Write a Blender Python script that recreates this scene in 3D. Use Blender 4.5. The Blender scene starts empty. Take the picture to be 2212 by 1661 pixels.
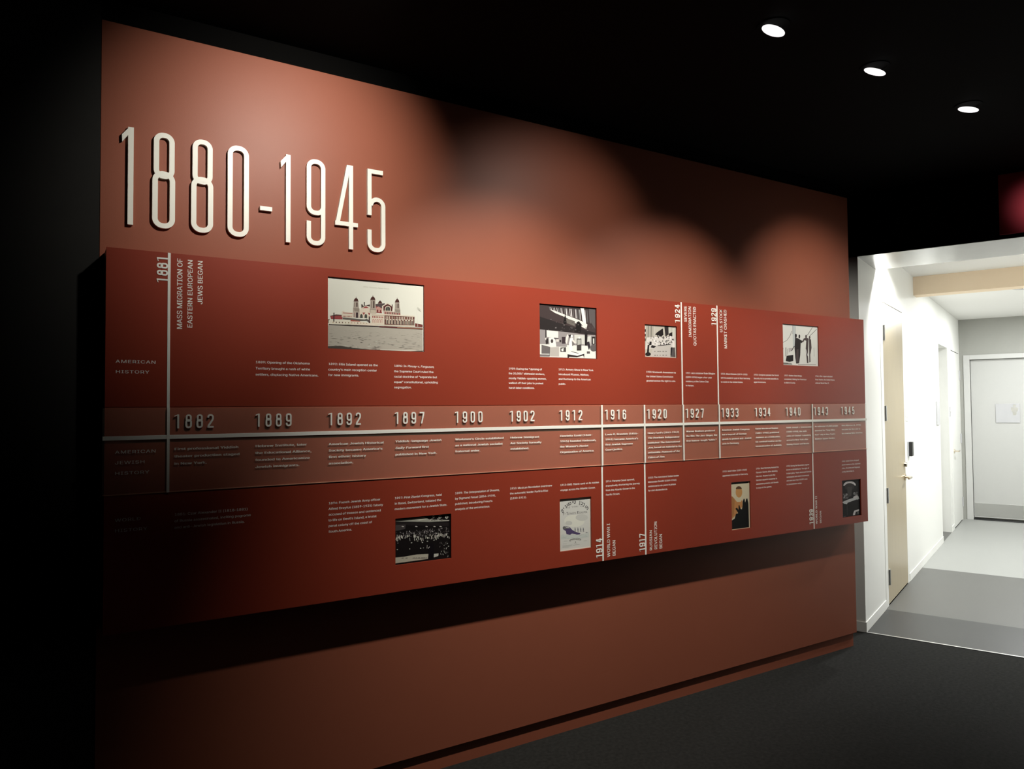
import bpy, bmesh, math, random, os
from mathutils import Matrix, Vector

# ------------------------------------------------------------------ camera, world, exposure
S = bpy.context.scene
COL = S.collection
cam_data = bpy.data.cameras.new('camera')
cam = bpy.data.objects.new('camera', cam_data)
COL.objects.link(cam)
cam_data.sensor_fit = 'HORIZONTAL'
cam_data.sensor_width = 36.0
cam_data.lens = 1596.06 / 2212.0 * 36.0
cam_data.clip_start = 0.02
RIGHT = (0.8457741, -0.5334827, -0.0078936)
DOWN = (0.0102584, 0.0310520, -0.9994651)
FWD = (0.5334425, 0.8452408, 0.0317357)
cam.matrix_world = Matrix(((RIGHT[0], -DOWN[0], -FWD[0], 0.0),
                           (RIGHT[1], -DOWN[1], -FWD[1], 0.0),
                           (RIGHT[2], -DOWN[2], -FWD[2], 1.5),
                           (0, 0, 0, 1)))
S.camera = cam
world = bpy.data.worlds.new('world'); S.world = world
world.use_nodes = True
world.node_tree.nodes['Background'].inputs[0].default_value = (0, 0, 0, 1)
world.node_tree.nodes['Background'].inputs[1].default_value = 0.0
S.view_settings.view_transform = 'Standard'
S.view_settings.look = 'None'
S.view_settings.exposure = 0.0
S.view_settings.gamma = 1.0
S.view_settings.use_curve_mapping = False

# the hallway stands at an angle to the red wall: local x runs down the hallway, local y to its left, origin at the corner
HALL = Matrix.Translation((4.598, 2.928, 0.0)) @ Matrix.Rotation(math.radians(21.0924), 4, 'Z')
IDENT = Matrix.Identity(4)

def add_light(name, kind, loc, energy, color=(1, 1, 1), target=None, size=0.05, spot=60, blend=0.5, shape=None, size_y=None, frame=IDENT):
    d = bpy.data.lights.new(name, kind)
    d.energy = energy; d.color = color
    if kind == 'SPOT':
        d.spot_size = math.radians(spot); d.spot_blend = blend; d.shadow_soft_size = size
    elif kind == 'AREA':
        d.size = size
        if shape: d.shape = shape
        if size_y: d.size_y = size_y
    else:
        d.shadow_soft_size = size
    o = bpy.data.objects.new(name, d); COL.objects.link(o)
    p = frame @ Vector(loc); o.location = p
    t = frame @ Vector(target) if target else p + Vector((0, 0, -1))
    o.rotation_euler = (t - p).to_track_quat('-Z', 'Y').to_euler()
    return o

LAMP = (1.0, 0.955, 0.865)
LAMP_Y, LAMP_Z = 1.745, 2.9
# x, energy, aim (y, z, x shift), cone, blend of the five ceiling downlights that graze the red wall
WALL_LAMPS = [(0.92, 100, (2.75, 2.40, -0.12), 76, 1.0),
              (1.56, 168, (2.75, 1.38, 0.22), 75, 1.0),
              (2.25, 36, (2.75, 2.10, -0.25), 76, 1.0),
              (2.89, 130, (2.75, 1.35, -0.20), 77, 1.0),
              (3.64, 92, (2.75, 1.70, 0.30), 78, 1.0)]
for (lx, le, (ay, az, dx), lc, lb) in WALL_LAMPS:
    add_light('downlight_lamp', 'SPOT', (lx, LAMP_Y, LAMP_Z - 0.035), le, LAMP, target=(lx + dx, ay, az), size=0.03, spot=lc, blend=lb)
HALL_WHITE = (0.98, 1.0, 1.0)
add_light('hallway_downlight_lamp', 'SPOT', (0.74, -0.26, 2.655), 75, (1.0, 1.0, 0.97), size=0.03, spot=160, blend=0.3, frame=HALL)
add_light('hallway_downlight_lamp', 'AREA', (3.2, -0.86, 2.60), 36, HALL_WHITE, size=0.16, shape='DISK', frame=HALL)
add_light('hallway_downlight_lamp', 'AREA', (4.7, -0.95, 2.60), 40, HALL_WHITE, size=0.13, shape='DISK', frame=HALL)
add_light('hallway_downlight_lamp', 'SPOT', (1.45, -1.35, 2.655), 195, HALL_WHITE, size=0.06, spot=132, blend=0.6, frame=HALL)
add_light('added_glow_spot', 'SPOT', (-0.55, -1.02, 2.86), 45, (1.0, 0.7, 0.75), target=(0, -1.05, 2.69), size=0.14, spot=30, blend=1.0, frame=HALL)  # added spot with no known source, makes the red glow above the opening

# ------------------------------------------------------------------ helpers
def srgb(r, g, b):
    f = lambda v: (v / 255.0 / 12.92) if v / 255.0 <= 0.04045 else ((v / 255.0 + 0.055) / 1.055) ** 2.4
    return (f(r), f(g), f(b))

MATS = {}
def mat(name, color, rough=0.6, metallic=0.0, spec=0.5, noise=0.0, scale=40.0, bump=0.0, bscale=200.0, emit=0.0, coat=0.0):
    if name in MATS: return MATS[name]
    m = bpy.data.materials.new(name); m.use_nodes = True
    nt = m.node_tree; b = nt.nodes['Principled BSDF']
    b.inputs['Base Color'].default_value = (*color, 1)
    b.inputs['Roughness'].default_value = rough
    b.inputs['Metallic'].default_value = metallic
    b.inputs['Specular IOR Level'].default_value = spec
    b.inputs['Coat Weight'].default_value = coat
    if emit:
        b.inputs['Emission Color'].default_value = (*color, 1)
        b.inputs['Emission Strength'].default_value = emit
    tc = nt.nodes.new('ShaderNodeTexCoord')
    if noise:
        n = nt.nodes.new('ShaderNodeTexNoise'); n.inputs['Scale'].default_value = scale; n.inputs['Detail'].default_value = 6
        r = nt.nodes.new('ShaderNodeMapRange')
        r.inputs['To Min'].default_value = 1 - noise; r.inputs['To Max'].default_value = 1 + noise
        mx = nt.nodes.new('ShaderNodeVectorMath'); mx.operation = 'SCALE'
        mx.inputs[0].default_value = color
        nt.links.new(tc.outputs['Object'], n.inputs['Vector'])
        nt.links.new(n.outputs['Fac'], r.inputs['Value'])
        nt.links.new(r.outputs['Result'], mx.inputs['Scale'])
        nt.links.new(mx.outputs['Vector'], b.inputs['Base Color'])
    if bump:
        n2 = nt.nodes.new('ShaderNodeTexNoise'); n2.inputs['Scale'].default_value = bscale; n2.inputs['Detail'].default_value = 3
        bp = nt.nodes.new('ShaderNodeBump'); bp.inputs['Strength'].default_value = bump; bp.inputs['Distance'].default_value = 0.002
        nt.links.new(tc.outputs['Object'], n2.inputs['Vector'])
        nt.links.new(n2.outputs['Fac'], bp.inputs['Height'])
        nt.links.new(bp.outputs['Normal'], b.inputs['Normal'])
    MATS[name] = m
    return m

def tag(o, label=None, cat=None, group=None, kind=None):
    if label: o['label'] = label
    if cat: o['category'] = cat
    if group: o['group'] = group
    if kind: o['kind'] = kind
    return o

def empty(name, base, frame=IDENT, label=None, cat=None, group=None, kind=None):
    o = bpy.data.objects.new(name, None); COL.objects.link(o)
    o.empty_display_size = 0.05
    o.matrix_world = frame @ Matrix.Translation(base)
    o['base'] = list(base)
    return tag(o, label, cat, group, kind)

def link_mesh(name, me, mats, parent=None, base=None, frame=IDENT):
    """me is in frame coordinates; it is re-based on its parent's base (or on base when top-level)."""
    o = bpy.data.objects.new(name, me); COL.objects.link(o)
    for m in (mats if isinstance(mats, (list, tuple)) else [mats]): me.materials.append(m)
    if parent is not None:
        root = parent
        while root.parent: root = root.parent
        b = Vector(root['base'])
        me.transform(Matrix.Translation(-b))
        o.parent = parent
    else:
        if base is None: base = (0, 0, 0)
        me.transform(Matrix.Translation(-Vector(base)))
        o.matrix_world = frame @ Matrix.Translation(base)
        o['base'] = list(base)
    return o

def obj(name, bm, mats, parent=None, base=None, frame=IDENT, smooth=False):
    me = bpy.data.meshes.new(name)
    bm.normal_update()
    bm.to_mesh(me); bm.free()
    if smooth:
        for p in me.polygons: p.use_smooth = True
    return link_mesh(name, me, mats, parent, base, frame)

def box(bm, x0, x1, y0, y1, z0, z1, bevel=0.0, mi=0):
    vs = [bm.verts.new(p) for p in ((x0, y0, z0), (x1, y0, z0), (x1, y1, z0), (x0, y1, z0), (x0, y0, z1), (x1, y0, z1), (x1, y1, z1), (x0, y1, z1))]
    fs = []
    for q in ((0, 3, 2, 1), (4, 5, 6, 7), (0, 1, 5, 4), (1, 2, 6, 5), (2, 3, 7, 6), (3, 0, 4, 7)):
        f = bm.faces.new([vs[i] for i in q]); f.material_index = mi; fs.append(f)
    if bevel:
        es = set()
        for f in fs: es.update(f.edges)
        bmesh.ops.bevel(bm, geom=list(es), offset=bevel, segments=2, affect='EDGES', profile=0.5)
    return bm

def boxes(*bs, bevel=0.0):
    bm = bmesh.new()
    for b in bs: box(bm, *b, bevel=bevel)
    return bm

def holed_board(x0, x1, z0, z1, y0, y1, holes):
    """a board in the wall plane, thickness y0..y1, with rectangular windows cut right through it"""
    xs = sorted({x0, x1, *[h[0] for h in holes], *[h[1] for h in holes]})
    zs = sorted({z0, z1, *[h[2] for h in holes], *[h[3] for h in holes]})
    inhole = lambda x, z: any(h[0] < x < h[1] and h[2] < z < h[3] for h in holes)
    bm = bmesh.new(); V = {}
    def v(i, j, y):
        k = (i, j, y)
        if k not in V: V[k] = bm.verts.new((xs[i], y, zs[j]))
        return V[k]
    solid = lambda i, j: 0 <= i < len(xs) - 1 and 0 <= j < len(zs) - 1 and not inhole((xs[i] + xs[i + 1]) / 2, (zs[j] + zs[j + 1]) / 2)
    for i in range(len(xs) - 1):
        for j in range(len(zs) - 1):
            if not solid(i, j): continue
            bm.faces.new([v(i, j, y0), v(i + 1, j, y0), v(i + 1, j + 1, y0), v(i, j + 1, y0)])
            bm.faces.new([v(i, j, y1), v(i, j + 1, y1), v(i + 1, j + 1, y1), v(i + 1, j, y1)])
            if not solid(i - 1, j): bm.faces.new([v(i, j, y0), v(i, j + 1, y0), v(i, j + 1, y1), v(i, j, y1)])
            if not solid(i + 1, j): bm.faces.new([v(i + 1, j, y0), v(i + 1, j, y1), v(i + 1, j + 1, y1), v(i + 1, j + 1, y0)])
            if not solid(i, j - 1): bm.faces.new([v(i, j, y0), v(i, j, y1), v(i + 1, j, y1), v(i + 1, j, y0)])
            if not solid(i, j + 1): bm.faces.new([v(i, j + 1, y0), v(i + 1, j + 1, y0), v(i + 1, j + 1, y1), v(i, j + 1, y1)])
    return bm

def cyl(bm, c, r0, r1, h, axis='Z', n=32, mi=0):
    """capped cone/cylinder from c along +axis by h"""
    rings = []
    for k, r in ((0, r0), (1, r1)):
        ring = []
        for i in range(n):
            a = 2 * math.pi * i / n; u, w = r * math.cos(a), r * math.sin(a)
            p = {'Z': (u, w, h * k), 'Y': (u, h * k, w), 'X': (h * k, u, w)}[axis]
            ring.append(bm.verts.new((c[0] + p[0], c[1] + p[1], c[2] + p[2])))
        rings.append(ring)
    for i in range(n):
        j = (i + 1) % n
        f = bm.faces.new([rings[0][i], rings[0][j], rings[1][j], rings[1][i]]); f.material_index = mi
    for ring in (rings[0][::-1], rings[1]):
        f = bm.faces.new(ring); f.material_index = mi
    bmesh.ops.recalc_face_normals(bm, faces=bm.faces[:])
    return bm

def ring_solid(bm, c, ri, ro, z0, z1, n=48, ri_top=None):
    """flat ring (washer) around the vertical axis"""
    ri_top = ri if ri_top is None else ri_top
    P = []
    for (r, z) in ((ri, z0), (ro, z0), (ro, z1), (ri_top, z1)):
        P.append([bm.verts.new((c[0] + r * math.cos(2 * math.pi * i / n), c[1] + r * math.sin(2 * math.pi * i / n), z)) for i in range(n)])
    for k in range(4):
        a, b = P[k], P[(k + 1) % 4]
        for i in range(n):
            j = (i + 1) % n
            bm.faces.new([a[i], a[j], b[j], b[i]])
    bmesh.ops.recalc_face_normals(bm, faces=bm.faces[:])
    return bm

# ------------------------------------------------------------------ lettering
FONT = None
try:
    FONT = bpy.data.fonts.load(os.path.join(bpy.utils.resource_path('LOCAL'), 'datafiles', 'fonts', 'Inter.woff2'))
except Exception:
    FONT = None
HEBREW = None
try:
    HEBREW = bpy.data.fonts.load(os.path.join(bpy.utils.resource_path('LOCAL'), 'datafiles', 'fonts', 'NotoSansHebrew-Regular.woff2'))
except Exception:
    HEBREW = None
GLYPHS = {}
def raw_text(s, weight):
    c = bpy.data.curves.new('glyph', 'FONT')
    if FONT: c.font = FONT
    if HEBREW and any('\u0590' <= q <= '\u05ff' for q in s): c.font = HEBREW
    c.body = s; c.size = 1.0; c.resolution_u = 3; c.offset = weight
    o = bpy.data.objects.new('glyph', c); COL.objects.link(o)
    me = bpy.data.meshes.new_from_object(o)
    V = [(v.co.x, v.co.y) for v in me.vertices]; F = [tuple(p.vertices) for p in me.polygons]
    bpy.data.objects.remove(o); bpy.data.curves.remove(c); bpy.data.meshes.remove(me)
    return V, F
def width(s, weight):
    V, F = raw_text(s, weight)
    return max(v[0] for v in V) - min(v[0] for v in V)
def glyph(ch, weight):
    k = (ch, weight)
    if k not in GLYPHS:
        V, F = ([], []) if ch == ' ' else raw_text(ch, weight)
        kk = ('HH', weight)
        if kk not in GLYPHS: GLYPHS[kk] = width('HH', weight)
        GLYPHS[k] = (V, F, width('H' + ch + 'H', weight) - GLYPHS[kk])
    return GLYPHS[k]
def line_geom(text, weight, track=0.0):
    """2D vertices and faces of one line set at size 1 from x = 0; *...* is italic"""
    V, F, x, it = [], [], 0.0, False
    for ch in text:
        if ch == '*': it = not it; continue
        gv, gf, adv = glyph(ch, weight)
        n = len(V)
        V += [(a + x + (0.21 * b if it else 0.0), b) for a, b in gv]
        F += [tuple(i + n for i in f) for f in gf]
        x += adv + track
    return V, F, x - track
def text_mesh(name, V3, F):
    me = bpy.data.meshes.new(name); me.from_pydata(V3, [], F); me.update()
    return me

# ------------------------------------------------------------------ condensed numerals as flat plates
def arc(cx, cz, r, a0, a1, n=10):
    return [(cx + r * math.cos(math.radians(a0 + (a1 - a0) * i / n)), cz + r * math.sin(math.radians(a0 + (a1 - a0) * i / n))) for i in range(n + 1)]
def rloop(x0, x1, z0, z1, r):
    return arc(x1 - r, z1 - r, r, 0, 90) + arc(x0 + r, z1 - r, r, 90, 180) + arc(x0 + r, z0 + r, r, 180, 270) + arc(x1 - r, z0 + r, r, 270, 360)
def ribbon(bm, pts, s, y0, y1, closed):
    n = len(pts); L, R = [], []
    clean = [pts[0]]
    for p in pts[1:]:
        if math.hypot(p[0] - clean[-1][0], p[1] - clean[-1][1]) > 1e-6: clean.append(p)
    if closed and math.hypot(clean[0][0] - clean[-1][0], clean[0][1] - clean[-1][1]) < 1e-6: clean.pop()
    pts = clean; n = len(pts)
    for i, p in enumerate(pts):
        def unit(a, b):
            d = (b[0] - a[0], b[1] - a[1]); l = math.hypot(*d); return (d[0] / l, d[1] / l)
        if closed: d0, d1 = unit(pts[i - 1], p), unit(p, pts[(i + 1) % n])
        else:
            d0 = unit(pts[i - 1], p) if i else unit(p, pts[1])
            d1 = unit(p, pts[i + 1]) if i < n - 1 else d0
        nx, nz = -(d0[1] + d1[1]), d0[0] + d1[0]; l = math.hypot(nx, nz) or 1; nx /= l; nz /= l
        k = s / 2 / max(0.35, nx * -d0[1] + nz * d0[0])
        L.append((p[0] + nx * k, p[1] + nz * k)); R.append((p[0] - nx * k, p[1] - nz * k))
    va = [[bm.verts.new((q[0], y, q[1])) for q in side] for side in (L, R) for y in (y0, y1)]
    lf, lb, rf, rb = va
    rng = range(n) if closed else range(n - 1)
    for i in rng:
        j = (i + 1) % n
        bm.faces.new([lf[i], lf[j], rf[j], rf[i]]); bm.faces.new([lb[i], rb[i], rb[j], lb[j]])
        bm.faces.new([lf[i], lb[i], lb[j], lf[j]]); bm.faces.new([rf[i], rf[j], rb[j], rb[i]])
    if not closed:
        bm.faces.new([lf[0], rf[0], rb[0], lb[0]]); bm.faces.new([lf[-1], lb[-1], rb[-1], rf[-1]])
def plate(bm, poly, y0, y1):
    a = [bm.verts.new((x, y0, z)) for x, z in poly]; b = [bm.verts.new((x, y1, z)) for x, z in poly]
    bm.faces.new(a); bm.faces.new(b[::-1])
    for i in range(len(poly)):
        j = (i + 1) % len(poly); bm.faces.new([a[i], b[i], b[j], a[j]])
def numeral(ch, X, Z, W, H, s, y0, y1):
    bm = bmesh.new(); h = s / 2
    P = lambda pts: [(X + a, Z + b) for a, b in pts]
    st = [0]
    def rb(pts, closed=False):
        ribbon(bm, P(pts), s * (1 - 0.015 * st[0]), y0 + 0.0003 * st[0], y1 - 0.0002 * st[0], closed); st[0] += 1
    def pl(pts):
        plate(bm, P(pts), y0 + 0.0003 * st[0], y1 - 0.0002 * st[0]); st[0] += 1
    r = W / 2 - h - 0.04 * W
    if ch == '0': rb(rloop(h, W - h, h, H - h, r), True)
    elif ch == '8':
        zw = 0.556 * H
        rb(rloop(h, W - h, h, zw + h * 0.5, r), True)
        rb(rloop(h + .05 * W, W - h - .03 * W, zw - h * 0.5, H - h, r - .03 * W), True)
    elif ch == '1':
        pl([(0, .912 * H), (.03 * W, .840 * H), (W - s, .915 * H), (W - s * .6, .98 * H), (W - s * .75, H)])
        rb([(W - h, 0), (W - h, H)])
    elif ch in '96':
        f = (lambda pts: pts) if ch == '9' else (lambda pts: [(W - a, H - b) for a, b in pts])
        zl = .352 * H
        rb(f(rloop(h, W - h, zl + h, H - h, r)), True)
        rb(f([(W - h, .6 * H)] + [(W - h, h + r)] + arc(W - h - r, h + r, r, 0, -90)[1:] + arc(h + r, h + r, r, -90, -180) + [(h, .277 * H)]))
    elif ch == '4':
        xs = .785 * W - h
        rb([(xs, 0), (xs, H)])
        pl([(0, .27 * H), (s * .98, .27 * H), (xs - h, .88 * H), (xs - h + .2 * h, H), (xs - h - .09 * W, H)])
        rb([(0, .27 * H + h), (W, .27 * H + h)])
    elif ch == '5':
        rb([(h, .44 * H), (h, H - h), (.87 * W, H - h)])
        rr = r
        rb([(s * .8, .565 * H)] + arc(W - h - rr, .665 * H - h - rr, rr, 150, 0, 14) + [(W - h, h + r)] + arc(W - h - r, h + r, r, 0, -90)[1:] + arc(h + r, h + r, r, -90, -180) + [(h, .265 * H)])
    elif ch == '2':
        rb([(h, .74 * H), (h, H - h - r)] + arc(h + r, H - h - r, r, 180, 90)[1:] + arc(W - h - r, H - h - r, r, 90, 0) + [(W - h, .70 * H), (W - h - .06 * W, .58 * H), (h + .06 * W, s * 1.3), (h + .02 * W, s * .5)])
        rb([(0, h), (W, h)])
    elif ch == '3':
        zw = .52 * H
        rb([(h, .76 * H), (h, H - h - r)] + arc(h + r, H - h - r, r, 180, 90)[1:] + arc(W - h - r, H - h - r, r, 90, 0) + arc(W - h - r, zw + r, r, 0, -90) + [(.42 * W, zw)])
        rb([(.42 * W, zw)] + arc(W - h - r, zw - r, r, 90, 0) + arc(W - h - r, h + r, r, 0, -90) + arc(h + r, h + r, r, -90, -180) + [(h, .26 * H)])
    elif ch == '7':
        rb([(0, H - h), (W, H - h)])
        pl([(W - s * 1.05, H - s), (W, H - s), (W, H - s * 1.2), (.28 * W + s, 0), (.28 * W, 0)])
    elif ch == '-': pl([(0, 0), (W, 0), (W, H), (0, H)])
    bmesh.ops.recalc_face_normals(bm, faces=bm.faces[:])
    return bm

# ------------------------------------------------------------------ materials
M_SLAB = mat('red_wall_paint', (0.265, 0.080, 0.045), rough=0.45, spec=0.22, noise=0.03, scale=9, bump=0.08, bscale=420)
M_BOARD = mat('deep_red_board', (0.255, 0.036, 0.0175), rough=0.42, spec=0.28, noise=0.02, scale=6)
M_BAND = mat('brown_red_band', (0.42, 0.088, 0.046), rough=0.5, spec=0.4, noise=0.02, scale=6)
M_WHITE = mat('white_lettering', (0.82, 0.81, 0.75), rough=0.45)
M_INK = mat('white_print', (0.88, 0.86, 0.82), rough=0.6)
M_NUM = mat('ivory_numeral_paint', (0.80, 0.79, 0.71), rough=0.4)
M_BLACK = mat('black_paint', (0.0025, 0.0023, 0.0022), rough=0.9, spec=0.05, noise=0.1, scale=15)
M_BLACKWALL = mat('black_wall_paint', (0.024, 0.0235, 0.022), rough=0.85, spec=0.08, noise=0.1, scale=12)
M_CARPET = mat('charcoal_carpet', (0.022, 0.022, 0.0205), rough=0.95, spec=0.1, noise=0.6, scale=55, bump=1.0, bscale=500)
M_HALLWALL = mat('white_wall_paint', (0.80, 0.80, 0.765), rough=0.55, spec=0.4)
M_SOFFIT = mat('grey_soffit_paint', (0.50, 0.50, 0.48), rough=0.22, spec=0.7, noise=0.04, scale=20)
M_CEIL = mat('white_ceiling_paint', (0.82, 0.81, 0.78), rough=0.8, spec=0.2)
M_BEAM = mat('beige_beam_paint', (0.90, 0.74, 0.55), rough=0.7, spec=0.2)
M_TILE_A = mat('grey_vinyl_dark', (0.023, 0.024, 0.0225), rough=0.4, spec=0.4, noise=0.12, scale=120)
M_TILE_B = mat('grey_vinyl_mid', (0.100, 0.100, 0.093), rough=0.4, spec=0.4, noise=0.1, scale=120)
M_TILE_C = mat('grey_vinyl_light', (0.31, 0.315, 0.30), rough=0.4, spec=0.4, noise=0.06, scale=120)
M_STEEL = mat('brushed_steel', (0.62, 0.62, 0.60), rough=0.32, metallic=1.0)
M_NICKEL = mat('nickel', (0.70, 0.62, 0.50), rough=0.2, metallic=1.0)
M_DARK = mat('dark_plastic', (0.015, 0.015, 0.015), rough=0.4)
M_DOORGREY = mat('grey_door_paint', (0.52, 0.52, 0.50), rough=0.5, noise=0.01, scale=30)
M_FRAMEGREY = mat('light_grey_frame_paint', (0.58, 0.58, 0.56), rough=0.45)
M_ENDWALL = mat('grey_end_wall_paint', (0.36, 0.36, 0.33), rough=0.6, noise=0.02, scale=30)
M_GREYPLATE = mat('grey_sign_plate', (0.50, 0.50, 0.51), rough=0.5)
M_LENS = mat('lamp_lens', (1.0, 0.98, 0.95), emit=14.0)
M_LENS_DIM = mat('downlight_lens', (1.0, 0.99, 0.98), emit=1.15)

def maple():
    m = mat('maple_veneer', (0.52, 0.38, 0.22), rough=0.3, spec=0.5)
    nt = m.node_tree; b = nt.nodes['Principled BSDF']
    tc = nt.nodes.new('ShaderNodeTexCoord'); mp = nt.nodes.new('ShaderNodeMapping'); mp.inputs['Scale'].default_value = (30, 30, 1.2)
    n = nt.nodes.new('ShaderNodeTexNoise'); n.inputs['Scale'].default_value = 3; n.inputs['Detail'].default_value = 8
    r = nt.nodes.new('ShaderNodeValToRGB')
    r.color_ramp.elements[0].color = (0.36, 0.295, 0.185, 1); r.color_ramp.elements[1].color = (0.46, 0.385, 0.255, 1)
    nt.links.new(tc.outputs['Object'], mp.inputs['Vector']); nt.links.new(mp.outputs['Vector'], n.inputs['Vector'])
    nt.links.new(n.outputs['Fac'], r.inputs['Fac']); nt.links.new(r.outputs['Color'], b.inputs['Base Color'])
    return m
M_MAPLE = maple()

def acrylic():
    m = bpy.data.materials.new('clear_acrylic'); m.use_nodes = True
    nt = m.node_tree; nt.nodes.clear()
    out = nt.nodes.new('ShaderNodeOutputMaterial')
    tr = nt.nodes.new('ShaderNodeBsdfTransparent'); tr.inputs['Color'].default_value = (0.96, 0.96, 0.96, 1)
    df = nt.nodes.new('ShaderNodeBsdfDiffuse'); df.inputs['Color'].default_value = (0.75, 0.66, 0.50, 1)
    gl = nt.nodes.new('ShaderNodeBsdfGlossy'); gl.inputs['Roughness'].default_value = 0.12
    fr = nt.nodes.new('ShaderNodeValue'); fr.outputs[0].default_value = 0.03
    haze = nt.nodes.new('ShaderNodeMixShader'); haze.inputs['Fac'].default_value = 0.05
    mx = nt.nodes.new('ShaderNodeMixShader')
    nt.links.new(tr.outputs[0], haze.inputs[1]); nt.links.new(df.outputs[0], haze.inputs[2])
    nt.links.new(fr.outputs[0], mx.inputs['Fac']); nt.links.new(haze.outputs[0], mx.inputs[1]); nt.links.new(gl.outputs[0], mx.inputs[2])
    nt.links.new(mx.outputs[0], out.inputs['Surface'])
    return m
M_ACRYLIC = acrylic()
M_EDGE = mat('edge_light_colour', (0.62, 0.30, 0.20), rough=0.25)  # bright line of the sheet's lower edge put into a pale orange colour

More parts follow.
